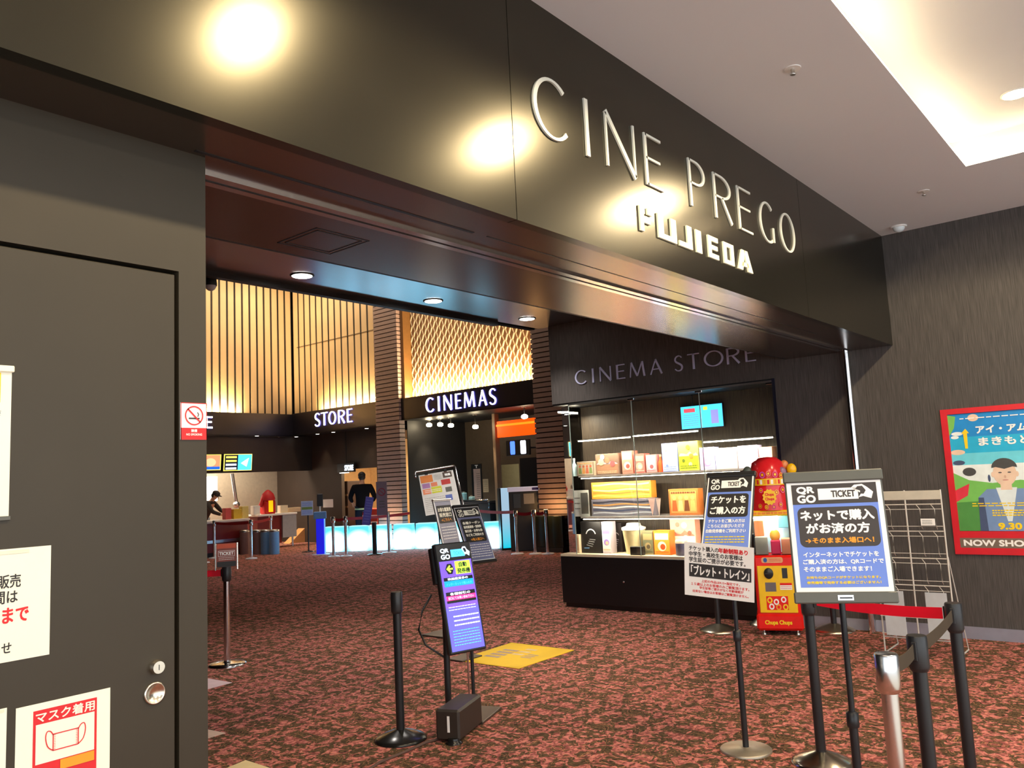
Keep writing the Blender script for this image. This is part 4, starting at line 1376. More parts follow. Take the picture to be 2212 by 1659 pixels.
# ------------------------------------------------------------------ small ticket sign on a chrome stanchion
q = fl(491, 1436)
s = stanchion('chrome belt stanchion with a small red ticket plate on top', q.x, q.y, .845, 'chrome stanchions of the lobby', post=M_CHROME, base=M_CHROME, rb=.16, slots=(PI * .75,), dome=.03, r=.028)
M = Matrix.Translation((0, 0, 0)) @ facing((0, 0, .935), -122, 8)
m = MB(M)
m.box((-.085, -.095, -.006), (.085, .115, 0), mat('dusky red plate', srgb(140, 72, 60), .45), bev=.002)
m.rect(-.08, .07, .08, .11, mat('orange red print', srgb(205, 88, 58), .5), 1)
m.rect(-.08, -.09, .08, -.045, mat('dark print', (.03, .03, .03), .6), 1)
m.rect(-.07, .0, .07, .05, M_PALE, 1)
m.rect(-.067, .003, .067, .047, mat('dusky red print', srgb(140, 72, 60), .45), 2)
m.text('TICKET', -.06, .012, .06, .038, M_PALE, 3, bold=.0015)
m.lines(-.065, -.035, .065, -.005, 2, M_PALE, 1, .25, 17)
m.build('ticket_plate', s, 'dusky red plate with pale lettering')
for sx in (-1, 1):
    MB(M).box((sx * .092 - .006, -.12, -.01), (sx * .092 + .006, .118, .004), M_CHROME, bev=.002).build('plate_holder', s)
belt(s, toward((q.x, q.y), (q.x - 1.2, q.y + 1.2)), (q.x - 1.1, q.y + 1.1), .765, .82, M_RBELT, .0, label='red belt running off behind the black wall')

# ------------------------------------------------------------------ candy capsule machine
g0 = Vector((7.126, 2.951, 0)) * .5 + fl(1690, 1378) * .5
q = fl(1688, 1372)
gx_, gy_ = q.x + .12, q.y + .05
yawG = -158
t = thing('candy_machine', 'red and yellow candy vending machine with a lollipop topper before the display window', 'vending machine', (gx_, gy_, 0), rz=math.radians(yawG + 90))
MR, MY2 = mat('glossy red plastic', srgb(235, 28, 20), .25), mat('glossy yellow panel', srgb(252, 200, 12), .3)
m = MB()      # local: -y faces the viewer
m.box((-.22, -.19, .045), (.22, .19, .70), MR, bev=.02)
m.box((-.235, -.205, .045), (.235, .2, .19), MR, bev=.02)
m.build('cabinet', t)
F = frame((0, -.192, 0), (1, 0, 0), (0, 0, 1))
m = MB(frame((0, -.206, 0), (1, 0, 0), (0, 0, 1)))
m.text('Chupa Chups', -.15, .09, .12, .135, M_YINK, 1, bold=.002)
m.build('lettering', t, 'yellow script on the red foot')
m = MB(F)
m.box((-.19, .20, 0), (.19, .61, .012), MY2, bev=.004)
m.M = F @ Matrix.Translation((0, 0, .012))
m.rect(-.12, .225, .10, .345, MR, 1)
for cx, cy, c1 in ((-.085, .31, M_YINK), (-.02, .295, M_PALE), (.055, .315, M_PALE), (-.07, .255, M_PALE), (0, .25, M_OINK), (.07, .25, M_YINK)):
    m.disc(cx, cy, .027, c1, 2)
    m.disc(cx, cy, .014, MR, 3)
m.rect(.06, .50, .115, .59, M_BLK2, 1)
m.rect(-.12, .385, -.01, .465, mat('steel grille', srgb(120, 110, 110), .4, .7), 1)
m.rect(.03, .44, .15, .46, MR, 1)
m.rect(.03, .40, .15, .44, M_PALE, 1)
m.lines(.035, .405, .145, .435, 2, M_RINK, 2, .3, 18)
m.build('door', t, 'yellow front with coin slot and dials')
M2 = F @ Matrix.Translation((-.075, .545, .012))
m = MB(M2).lathe([(.048, 0), (.048, .010), (.042, .018), (.001, .020)], M_BLK2, 28)
m.box((-.040, -.007, .018), (.040, .007, .036), M_BLK2, bev=.003)
m.build('coin_dial', t)
m = MB(F)
m.rect(-.14, .635, .08, .685, mat('buff label', srgb(230, 170, 120), .5), 1, r=.02)
m.disc(-.10, .66, .02, mat('blue print', srgb(40, 90, 170), .5), 2)
m.lines(-.06, .645, .06, .675, 2, M_RINK, 2, .35, 19)
m.build('label', t)
MB().box((-.20, -.16, .70), (.20, .16, 1.06), glass('clear plastic box', (.97, .98, 1))).build('clear_bin', t, 'clear bin of toys')
m = MB()
m.box((-.195, .08, .705), (.195, .155, 1.05), mat('pale blue backing', srgb(170, 220, 240), .6))
m.box((-.19, -.14, .705), (-.06, .05, .86), mat('grey toy box', srgb(140, 140, 130), .6), bev=.004)
m.box((-.19, .0, .86), (-.09, .07, 1.0), mat('orange toy box', srgb(205, 120, 70), .6), bev=.004)
m.box((-.03, -.14, .705), (.07, -.02, .83), mat('magenta toy', srgb(215, 20, 90), .5), bev=.01)
m.sphere((.02, -.08, .87), .055, mat('golden toy', srgb(235, 170, 40), .45))
m.box((.08, -.14, .705), (.19, .05, .84), mat('copper toy box', srgb(205, 130, 95), .6), bev=.004)
m.box((.06, -.0, .93), (.18, .05, 1.04), mat('light blue toy', srgb(110, 195, 235), .5), bev=.006)
m.build('toys', t)
m = MB()
m.box((-.225, -.185, 1.05), (.225, .18, 1.10), MY2, bev=.008)
m.M = frame((0, -.1855, 1.075), (1, 0, 0), (0, 0, 1))
m.lines(-.19, -.012, .19, .012, 1, mat('orange print', srgb(240, 140, 40), .5), 1, .8, 20)
m.build('shelf_band', t, 'yellow band above the clear bin')
m = MB().lathe([(.215, 1.10), (.205, 1.30), (.195, 1.43), (.165, 1.53), (.10, 1.575), (.02, 1.585)], mat('red candy drum', srgb(226, 36, 44), .2), 40)
for i in range(13):
    a = math.radians(-150 + i * 10)
    x, y = .213 * math.cos(a), .213 * math.sin(a)
    Fm = frame((x * 1.02, y * 1.02, 0), (-math.sin(a), math.cos(a), 0), (0, 0, 1))
    m.M = Fm
    m.rect(-.021, 1.325, .021, 1.385, MY2, 1)
    m.rect(-.012, 1.335, .012, 1.375, (M_RINK, M_PALE, M_OINK)[i % 3], 2)
for i, (a, z, r) in enumerate(((-90, 1.22, .075),)):
    a = math.radians(a)
    m.M = frame((.218 * math.cos(a), .218 * math.sin(a), z), (-math.sin(a), math.cos(a), 0), (0, 0, 1))
    m.poly([((r if k % 2 else r * .85) * math.cos(2 * PI * k / 24), (r if k % 2 else r * .85) * math.sin(2 * PI * k / 24)) for k in range(24)], MY2, 3)
    m.text('Chupa', -.045, .005, .045, .035, M_RINK, 4, bold=.002)
    m.text('Chups', -.045, -.035, .045, -.005, M_RINK, 4, bold=.002)
for a, z, r, cc in ((-140, 1.26, .026, (230, 90, 150)), (-118, 1.14, .022, (220, 150, 60)), (-50, 1.28, .03, (235, 110, 140)), (-35, 1.16, .025, (240, 190, 60)), (-60, 1.15, .022, (230, 120, 120)), (-150, 1.16, .02, (190, 40, 110)), (-105, 1.42, .03, (200, 90, 190)), (-88, 1.43, .026, (240, 120, 90)), (-125, 1.43, .03, (205, 120, 110)), (-70, 1.42, .03, (225, 60, 120)), (-140, 1.40, .024, (150, 100, 160)), (-52, 1.41, .026, (235, 150, 70)), (-112, 1.28, .022, (240, 120, 150)), (-70, 1.26, .024, (235, 170, 70)), (-100, 1.13, .02, (240, 190, 60)), (-80, 1.13, .018, (200, 40, 120))):
    a = math.radians(a)
    m.M = frame((.2185 * math.cos(a), .2185 * math.sin(a), z), (-math.sin(a), math.cos(a), 0), (0, 0, 1))
    m.ring(0, 0, r, r * .35, mat('candy dot %d %d %d' % cc, srgb(*cc), .4), 2)
    m.disc(0, 0, r * .4, MY2, 2)
m.build('candy_drum', t, 'red drum printed with sweets and a yellow flower badge')
for i, (x, y, z, r, cc, nm) in enumerate(((.25, -.06, 1.46, .052, (245, 190, 20), ''), (.18, -.02, 1.50, .045, (215, 130, 70), ''), (.15, -.10, 1.44, .045, (150, 110, 140), ''), (-.21, -.06, 1.46, .045, (110, 120, 105), ''), (-.27, .0, 1.43, .042, (140, 95, 85), ''), (-.24, -.08, 1.38, .035, (200, 80, 60), ''))):
    m = MB()
    m.cyl((x * .6, y * .6, 1.36), (x, y, z), .006, M_PALE, n=8)
    m.sphere((x, y - .01, z), r, mat('lollipop %d %d %d' % cc, srgb(*cc), .25), sy=.6)
    m.build('lollipop', t)
for sx in (-1, 1):
    for sy in (-1, 1):
        MB().lathe([(.024, 0), (.026, .014), (.012, .022), (.012, .05)], M_STEEL, 16, c=(sx * .17, sy * .14, 0)).build('foot', t)
t.scale = (.84, .84, 1)
light('POINT', 'added_bin_lamp', (gx_, gy_, 1.03), 3.0, (.95, .97, 1), .03)  # added to brighten the bin contents, no lamp is modelled there

# ------------------------------------------------------------------ glazed display window in the right wall
BX = 8.25
case = thing('display_case', 'lit glass display window full of souvenirs on a black plinth in the brown wall', 'display case', (7.95, 4.4, 0))
OC = Vector((7.95, 4.4, 0))


def lc(x, y, z):
    return (x - OC.x, y - OC.y, z - OC.z)


M_PLINTH = mat('black lacquer plinth', (0.008, 0.008, 0.009), 0.3)
MB().box(lc(7.69, 3.0, 0.05), lc(BX, 5.765, 0.575), M_PLINTH, bev=.004).box(lc(7.72, 3.0, 0), lc(BX, 5.74, 0.05), M_PLINTH).build('plinth', case)
p = at(1347, 1257, 0, XW)
MB().lathe([(.012, 0), (.012, .004), (.006, .006)], M_CHROME, 16, M=Matrix.Translation(lc(XW, p.y, p.z)) @ Matrix.Rotation(-PI / 2, 4, 'Y')).build('plinth_lock', case)
M_DECK = mat('pale wood deck', srgb(226, 208, 176), 0.5)  # pale wood in one even colour
MB().box(lc(7.692, 3.05, 0.575), lc(BX, 5.765, 0.60), M_DECK).build('deck', case)
M_BACKP = streaks('dark grained lining', srgb(50, 44, 38), srgb(84, 74, 62), 0.5)
MB().box(lc(BX, 3.03, 0.55), lc(BX + .03, 5.765, NZ1), M_BACKP).build('back_panel', case)
MB().box(lc(7.70, 3.03, 0.58), lc(BX, 3.055, NZ1), mat('navy lining', srgb(20, 22, 40), .4)).box(lc(7.685, 3.045, 0.58), lc(7.70, 3.075, NZ1), mat('navy lining', srgb(20, 22, 40), .4)).build('side_panel', case)
MB().box(lc(7.70, 3.05, NZ1 - .02), lc(BX, 5.765, NZ1), M_BLACK).build('top_panel', case)
for y0, y1 in ((3.075, 3.864), (3.870, 4.684), (4.690, 5.535)):
    MB().box(lc(7.700, y0, .602), lc(7.708, y1, NZ1 - .03), GLASS).build('glass_panel', case)
MB().add([lc(7.704, 5.54, .602), lc(7.86, 5.755, .602), lc(7.86, 5.755, NZ1 - .03), lc(7.704, 5.54, NZ1 - .03)], [(0, 1, 2, 3)], GLASS).build('glass_panel', case, 'angled corner pane')
MB().box(lc(7.865, 5.752, .602), lc(BX, 5.760, NZ1 - .03), GLASS).build('glass_panel', case, 'end pane')
M_EDGE = mat('glass edge', srgb(196, 214, 206), .2)
for y in (3.867, 4.687, 5.5375):
    MB().box(lc(7.699, y - .003, .602), lc(7.709, y + .003, NZ1 - .03), M_EDGE).build('glass_edge', case)
for y in (3.867, 4.687, 3.10):
    MB().box(lc(7.69, y - .04, NZ1 - .055), lc(7.715, y + .04, NZ1 - .025), M_CHROME, bev=.003).build('glass_clip', case)
MB().box(lc(7.688, 3.075, NZ1 - .035), lc(7.700, 5.535, NZ1 - .015), M_STEEL).build('top_rail', case)
ZA, ZB_ = 1.487, 1.022
for z in (ZA, ZB_):
    m = MB().box(lc(7.73, 3.08, z - .010), lc(8.22, 5.47, z), mat('shelf glass', (.86, .88, .86), .15, trans=.6))
    m.box(lc(7.725, 3.08, z - .016), lc(7.735, 5.47, z + .002), mat('bright shelf edge', srgb(250, 246, 240), .25))
    m.build('shelf', case)
M_TUBE = mat('shelf light', (1, .93, .74), emis=14, ecol=(1, .90, .66), vary=0)
XS = 7.78
for (u0, v0), (u1, v1) in (((1250, 953), (1361, 944)), ((1368, 942), (1507, 933)), ((1521, 955), (1669, 947))):
    a, b = at(u0, v0, 0, XS), at(u1, v1, 0, XS)
    m = MB().box(lc(XS - .01, b.y, a.z - .008), lc(XS + .01, a.y, a.z + .004), M_TUBE)
    m.box(lc(XS - .02, b.y - .01, a.z + .004), lc(XS + .02, a.y + .01, a.z + .014), M_STEEL)
    m.build('light_strip', case)
    light('AREA', 'display_light', (XS, (a.y + b.y) / 2, a.z - .02), 8, (1, .90, .70), .04, abs(a.y - b.y), target=(XS, (a.y + b.y) / 2, 0)).rotation_euler = (0, 0, 0)
a = at(1205, 888, 1, 5.70)
b = at(1261, 889, 1, 5.70)
MB().box(lc(7.72, 5.69, 2.24), lc(8.1, 5.71, 2.26), M_TUBE).build('light_strip', case)
light('AREA', 'display_light', (7.92, 5.66, 2.22), 8, (1, .90, .70), .38, .04, target=(7.92, 5.66, 0)).rotation_euler = (0, 0, 0)
for z in (ZA - .03, ZB_ - .03):
    m = MB().box(lc(7.745, 3.1, z - .004), lc(7.757, 5.45, z + .004), M_TUBE).build('light_strip', case)
    light('AREA', 'display_light', (7.76, 4.28, z - .01), 13, (1, .90, .70), .03, 2.3).rotation_euler = (0, math.radians(-20), 0)
# screen hung inside
pa, pb = at(1470, 880, 0, 8.2), at(1563, 920, 0, 8.2)
t = thing('display_screen', 'small bright blue information screen hung in the top of the display window', 'screen', (8.2, (pa.y + pb.y) / 2, (pa.z + pb.z) / 2))
F = frame((0, 0, 0), (0, -1, 0), (0, 0, 1))
w_, h_ = (pa.y - pb.y) / 2, (pa.z - pb.z) / 2
MB(F).box((-w_ - .01, -h_ - .01, -.02), (w_ + .01, h_ + .01, 0), M_BLK2, bev=.003).build('housing', t)
m = MB(F)
m.rect(-w_, -h_, w_, h_, scr('bright sky screen', srgb(70, 190, 240), 1.2), 1)
m.rect(-w_ * .05, -h_, w_ * .0, h_, scr('pale screen', srgb(150, 220, 245), 1.0), 2)
m.lines(-w_ * .9, -h_ * .8, -w_ * .15, h_ * .3, 6, scr('grey screen', srgb(110, 130, 190), .8), 2, .3, 21)
m.rect(-w_ * .85, h_ * .45, -w_ * .3, h_ * .8, scr('red screen', srgb(210, 80, 90), .9), 2)
m.rect(w_ * .1, h_ * .55, w_ * .3, h_ * .85, LIM, 2)
m.rect(w_ * .45, -h_ * .7, w_ * .8, h_ * .5, scr('mauve screen', srgb(140, 140, 215), .9), 2)
m.build('screen', t)
m = MB().cyl((0, .1, h_ + .01), (0, .1, NZ1 - .02 - (pa.z + pb.z) / 2), .01, M_BLK2, n=10)
m.build('hanger', t)


def c3(c):
    return mat('goods %d %d %d' % c, srgb(*c), .5, vary=.05, scale=30)


def goods(shape, u0, u1, vt, z, label, cat, cols, xp=7.86, dep=.12, group='souvenirs in the display window', name=None, seed=1):
    """one article standing on a shelf; u0..u1 and vt give its real width and height at depth xp"""
    vm = 1018 if z > 1.3 else 1112 if z > .8 else 1190
    ya, yb = at(u0, vm, 0, xp).y, at(u1, vm, 0, xp).y
    w = (ya - yb) / 2
    H = max(.03, at((u0 + u1) / 2, vt, 0, xp).z - z)
    rnd = random.Random(seed)
    t = thing(name or shape, label, cat, (xp, (ya + yb) / 2, z), group)
    F = frame((0, 0, 0), (0, -1, 0), (0, 0, 1))
    c = [c3(k) for k in cols]
    if shape in ('gift_box', 'toy_box', 'figure_box', 'long_box'):
        MB(F).box((-w * .97, 0, -dep), (w * .97, H, 0), c[0], bev=.002).build('carton', t)
        m = MB(F)
        if shape == 'gift_box':
            m.rect(-w * .9, H * .06, w * .9, H * .94, c[1], 1)
            m.rect(-w * .8, H * .62, w * .8, H * .88, c[2], 2)
            m.disc(0, H * .35, min(w * .6, H * .2), c[2], 2)
            m.disc(w * .1, H * .33, min(w * .35, H * .12), c[-1], 3)
            m.lines(-w * .8, H * .08, w * .8, H * .16, 1, c[-1], 3, .5, seed)
        elif shape == 'toy_box':
            m.rect(-w * .92, H * .05, w * .92, H * .5, c[1], 1)
            P = [(-w * .92, H * .5)] + [(-w * .92 + w * 1.84 * (k + .5) / 6, H * (.55 + .12 * rnd.random())) for k in range(6)] + [(w * .92, H * .5)]
            m.poly(P[::-1], c[2], 2)
            for k in range(5):
                m.disc(rnd.uniform(-.7, .7) * w, H * rnd.uniform(.2, .85), w * rnd.uniform(.12, .26), c[1 + k % (len(c) - 1)], 3 + k)
            m.lines(-w * .8, H * .06, w * .8, H * .2, 2, c[-1], 9, .45, seed)
        elif shape == 'figure_box':
            m.rect(-w * .85, H * .08, w * .85, H * .92, c[1], 1)
            for k in range(4):
                x = (-.6 + .4 * k) * w
                m.disc(x, H * .66, w * .13, c[2], 3, H * .09)
                m.poly([(x - w * .18, H * .15), (x + w * .18, H * .15), (x + w * .12, H * .56), (x - w * .12, H * .56)], c[2 + (k + 1) % (len(c) - 2)], 2)
            m.lines(-w * .8, H * .80, w * .8, H * .92, 1, c[-1], 4, .6, seed)
        else:
            for k in range(5):
                y = H * (.12 + .17 * k)
                P = [(-w * .92 + 1.84 * w * i / 10, y + H * .04 * math.sin(i * .9 + k)) for i in range(11)]
                m.poly(P + [(x, q + H * .09) for x, q in reversed(P)], c[1 + k % (len(c) - 1)], 1 + k * .3)
        m.build('print', t)
    elif shape == 'bottle':
        r = w * .9
        MB(F @ Matrix.Rotation(-PI / 2, 4, 'X')).lathe([(r * .96, 0), (r, .01), (r, H * .55), (r * .4, H * .75), (r * .38, H * .9)], c[0], 20, c=(0, r, 0)).build('body', t)
        MB(F @ Matrix.Rotation(-PI / 2, 4, 'X')).lathe([(r * .45, H * .88), (r * .45, H)], c[1], 16, c=(0, r, 0)).build('cap', t)
    elif shape == 'popcorn_bucket':
        R_ = F @ Matrix.Rotation(-PI / 2, 4, 'X')
        MB(R_).lathe([(w * .70, 0), (w * .93, H * .78), (w * .96, H * .79), (w * .96, H * .82)], c[0], 32, c=(0, w, 0)).build('bucket', t)
        MB(R_).lathe([(w * .98, H * .80), (w * .98, H * .85), (w * .62, H * .90), (w * .55, H * .985), (w * .4, H)], c[1], 32, c=(0, w, 0)).build('lid', t)
        m = MB(F @ Matrix.Translation((0, 0, -w)))
        m.tube([(w * .97 * math.cos(a), H * .78 - w * .5 * math.sin(a) * 0 + 0, w * .97 * math.sin(a)) for a in [k * PI / 12 for k in range(13)]], .004, c[1], 6)
        m.build('handle', t)
    elif shape == 'tin':
        MB(F @ Matrix.Rotation(-PI / 2, 4, 'X')).lathe([(w * .9, 0), (w, .006), (w, H * .8)], c[0], 24, c=(0, w, 0)).build('tin_body', t)
        MB(F @ Matrix.Rotation(-PI / 2, 4, 'X')).lathe([(w * 1.02, H * .78), (w * 1.02, H * .94), (w * .9, H)], c[1], 24, c=(0, w, 0)).build('lid', t)
    elif shape == 'pennant':
        m = MB(F)
        m.prism([(-w, H), (0, .002), (w, H)], -.006, 0, c[0])
        m.build('cloth', t)
        MB(F).cyl((-w, H, -.003), (w, H, -.003), .004, c[1], n=8).build('rod', t)
    elif shape == 'hooded_print':
        MB(F).box((-w * .97, 0, -dep), (w * .97, H, 0), c[0], bev=.002).build('carton', t)
        m = MB(F)
        for i in range(14):
            a0, a1 = PI * (.1 + .8 * i / 14), PI * (.1 + .8 * (i + 1) / 14)
            r0, r1 = w * .42, w * .50
            m.poly([(r1 * math.cos(a0), H * .55 + r1 * 1.1 * math.sin(a0)), (r1 * math.cos(a1), H * .55 + r1 * 1.1 * math.sin(a1)), (r0 * math.cos(a1), H * .55 + r0 * 1.1 * math.sin(a1)), (r0 * math.cos(a0), H * .55 + r0 * 1.1 * math.sin(a0))], c[1], 1)
        for i in range(4):
            m.poly([(-w * .45 + i * w * .1, H * (.25 + .06 * i)), (w * (.1 + .1 * i), H * (.2 + .07 * i)), (w * (.12 + .1 * i), H * (.225 + .07 * i)), (-w * .43 + i * w * .1, H * (.275 + .06 * i))], c[2], 1.5)
        m.rect(-w * .7, H * .14, -w * .2, H * .18, c[-1], 2)
        m.build('print', t)
    elif shape == 'card':
        MB(F).box((-w, 0, -.002), (w, H, 0), c[0]).build('card', t)
        m = MB(F)
        m.rect(w * .1, H * .1, w * .9, H * .9, c[1], 1)
        m.lines(-w * .9, H * .2, 0, H * .8, 3, c[1], 1, .2, seed)
        m.build('print', t)
    elif shape == 'block':
        MB(F).box((-w, 0, -.06), (w, H, 0), c[0], bev=.003).build('body', t)
        MB(F).box((w * .1, H * .15, 0), (w * .9, H * .85, .002), c[1]).build('label_plate', t)
    return t


A = ZA + .001
goods('bottle', 1232, 1243, 990, A, 'pale blue little bottle at the left end of the top shelf', 'bottle', [(190, 220, 225), (235, 240, 240)], xp=7.82)
goods('figure_box', 1246, 1284, 997, A, 'low clear box of tiny figures near the left end of the top shelf', 'box', [(150, 130, 110), (205, 195, 175), (200, 110, 80), (130, 150, 90), (225, 160, 90)], xp=7.82, seed=2)
goods('toy_box', 1287, 1338, 980, A, 'grey and brown patterned box on the top shelf beside the clear figure box', 'box', [(120, 96, 80), (150, 110, 84), (170, 160, 170), (190, 80, 80), (210, 175, 140)], seed=3)
goods('gift_box', 1344, 1368, 974, A, 'tall salmon box with a pale band, leftmost salmon box on the top shelf', 'box', [(206, 120, 100), (222, 140, 120), (245, 215, 190), (190, 80, 70)], seed=4)
goods('gift_box', 1370, 1394, 980, A, 'dark red and pink box between two salmon boxes on the top shelf', 'box', [(176, 90, 80), (196, 110, 100), (226, 160, 140), (240, 200, 180)], seed=5)
goods('gift_box', 1396, 1419, 982, A, 'pinkish lilac box next to the orange bottle on the top shelf', 'box', [(200, 130, 120), (216, 170, 176), (230, 205, 220), (180, 90, 90)], seed=6)
goods('bottle', 1420, 1431, 982, A, 'orange red bottle in the middle of the top shelf', 'bottle', [(236, 84, 20), (226, 170, 120)])
goods('toy_box', 1432, 1466, 957, A, 'tall blue and white box beside the orange bottle on the top shelf', 'box', [(150, 165, 235), (190, 205, 250), (245, 245, 255), (240, 190, 120), (120, 140, 220)], seed=8)
goods('toy_box', 1467, 1512, 953, A, 'tall green and yellow box on the top shelf', 'box', [(196, 190, 90), (180, 190, 40), (240, 225, 150), (225, 130, 50), (90, 110, 30)], seed=9)
goods('gift_box', 1513, 1546, 966, A, 'lilac box with a bright pink stripe on the top shelf', 'box', [(180, 185, 240), (200, 150, 230), (240, 130, 215), (245, 240, 255)], seed=10)
goods('toy_box', 1547, 1594, 967, A, 'wide cream coloured box on the top shelf above the blue ticket sign', 'box', [(240, 225, 210), (248, 242, 232), (236, 214, 200), (240, 230, 140), (245, 240, 225)], seed=11)
goods('gift_box', 1596, 1640, 962, A, 'lilac and white box on the top shelf beside the candy drum', 'box', [(206, 200, 240), (225, 220, 250), (170, 165, 225), (250, 250, 255)], seed=12)
goods('gift_box', 1642, 1672, 965, A, 'pale box with a brown rim at the right end of the top shelf', 'box', [(170, 120, 90), (235, 205, 190), (200, 150, 125), (245, 230, 215)], seed=13)
B = ZB_ + .001
goods('card', 1236, 1274, 1059, B + .0, 'white price card at the left end of the middle shelf', 'card', [(226, 230, 224), (110, 110, 105)], xp=7.78)
goods('long_box', 1277, 1415, 1078, B, 'long silver and blue box lying on the middle shelf under the gold one', 'box', [(120, 118, 130), (190, 195, 205), (70, 80, 110), (225, 230, 235), (200, 150, 90), (60, 60, 74)], seed=14, xp=7.84)
t = goods('long_box', 1279, 1412, 1040, B + .19, 'long gold patterned box lying on top of the silver box', 'box', [(206, 140, 50), (236, 190, 80), (176, 110, 40), (248, 222, 120), (222, 160, 60), (196, 150, 120)], seed=15, xp=7.90)
goods('pennant', 1402, 1417, 1075, B, 'pink pointed pennant left of a thinner one on the middle shelf', 'pennant', [(225, 190, 180), (120, 90, 70)], xp=7.80)
goods('pennant', 1419, 1429, 1077, B, 'thin pale pennant on the middle shelf before the orange figure box', 'pennant', [(230, 210, 200), (120, 90, 70)], xp=7.80)
goods('figure_box', 1446, 1512, 1056, B, 'orange box with a row of figures on the middle shelf, left of the blue sign', 'box', [(190, 110, 50), (226, 160, 90), (236, 190, 110), (216, 100, 50), (240, 205, 140), (120, 70, 40)], seed=16)
goods('toy_box', 1540, 1600, 1060, B, 'brown box on the middle shelf behind the blue ticket sign', 'box', [(150, 100, 70), (180, 130, 90), (210, 170, 120), (120, 80, 60)], seed=17)
D = .601
goods('block', 1240, 1252, 1155, D, 'upright beige block at the left end of the window floor', 'ornament', [(214, 192, 160), (190, 160, 130)], xp=7.80)
goods('hooded_print', 1256, 1301, 1127, D, 'black box with a white hooded outline at the left of the window floor', 'box', [(26, 24, 24), (226, 226, 226), (150, 150, 150), (90, 130, 180)], xp=7.84)
goods('gift_box', 1302, 1321, 1127, D, 'narrow white and purple box beside the black hooded box', 'box', [(190, 180, 190), (232, 224, 226), (150, 120, 200), (236, 190, 150)], xp=7.84, seed=19)
goods('hooded_print', 1322, 1345, 1130, D, 'narrow dark box with a white arc left of the popcorn bucket', 'box', [(40, 34, 34), (230, 226, 230), (170, 160, 170), (120, 110, 150)], xp=8.02)
goods('popcorn_bucket', 1335, 1381, 1131, D, 'cream popcorn bucket with a white lid on the window floor', 'bucket', [(240, 226, 176), (252, 250, 240)], xp=7.80)
goods('block', 1361, 1388, 1181, D, 'small black block lying before the cream bucket', 'block', [(14, 13, 13), (60, 50, 44)], xp=7.75)
goods('gift_box', 1389, 1412, 1147, D, 'mossy brown box between the bucket and the orange box', 'box', [(120, 110, 80), (110, 112, 84), (160, 140, 96), (90, 80, 60)], xp=7.84, seed=20)
goods('gift_box', 1413, 1449, 1146, D, 'orange box with a white window on the window floor', 'box', [(236, 110, 30), (240, 150, 50), (250, 240, 200), (200, 70, 20)], xp=7.84, seed=21)
goods('toy_box', 1450, 1506, 1120, D, 'tall cream and red illustrated box on the window floor', 'box', [(206, 150, 130), (236, 216, 190), (230, 110, 90), (246, 234, 214), (170, 130, 140), (120, 80, 60)], xp=8.0, seed=22)
goods('tin', 1455, 1478, 1167, D, 'navy round tin with a pale lid before the cream illustrated box', 'tin', [(58, 58, 92), (190, 170, 150)], xp=7.78)

# ------------------------------------------------------------------ lobby: far walls
M_BATTEN = mat('pale timber batten', srgb(216, 186, 142), 0.55, vary=.05, scale=2)
M_GAP = mat('dark gap', (.02, .012, .008), .7)
M_RETURN = mat('brown timber return', srgb(120, 84, 44), .5)


def battens(name, label, M, x0, x1, z0, z1, pitch, gap):
    """vertical boards with dark gaps in the local xy plane"""
    m = MB(M)
    m.box((x0, z0, -.03), (x1, z1, -.007), M_GAP)
    x = x0
    while x < x1 - .02:
        m.box((x + gap / 2, z0, -.007), (min(x + pitch, x1) - gap / 2, z1, 0), M_BATTEN)
        x += pitch
    return struct(m, name, label)


battens('wall_back', 'pale timber boards with dark gaps over the concession counter', frame((0, 19.12, 0), (1, 0, 0), (0, 0, 1)), 13.44 - 30 * .222, 13.44, 3.5, 7.4, .222, .058)
battens('wall_far', 'pale timber boards with dark gaps over the shop sign, right of the corner', frame((13.46, 0, 0), (0, -1, 0), (0, 0, 1)), -18.94 - .15, -15.30, 3.5, 7.4, .268, .066)
m = MB(frame((13.46, 0, 0), (0, -1, 0), (0, 0, 1)))
m.M = Matrix.Identity(4)
m.box((13.44, 15.27, 5.42), (13.455, 18.9, 5.428), M_GAP)
struct(m, 'trim_4', 'thin joint line across the timber boards')
# fascias with ledges
m = MB()
m.box((5, YB, 2.945), (13.3, YB + .04, 3.545), M_NAVY)
m.box((5, YB + .02, 3.40), (13.5, YB + .25, 3.47), M_NAVY)
m.box((5, YB, 2.93), (13.3, 24, 2.96), M_BLACK)
struct(m, 'wall_back', 'dark sign fascia above the concession counter')
m = MB()
m.box((XL, 15.35, 2.975), (XL + .04, YB + .04, 3.56), M_NAVY)
m.box((XL + .02, 15.35, 3.40), (XL + .25, YB, 3.47), M_NAVY)
m.box((XL, 15.35, 2.965), (18, 21, 2.985), M_BLACK)
struct(m, 'wall_far', 'dark sign fascia above the shop')
m = MB()
m.box((XL, 10.38, 3.03), (XL + .04, 14.55, 3.545), M_NAVY)
m.box((XL + .02, 10.38, 3.40), (XL + .4, 14.55, 3.47), M_NAVY)
m.box((XL, 10.38, 3.02), (18, 14.6, 3.045), M_BLACK)
struct(m, 'wall_far', 'dark sign fascia above the cinema corridor')
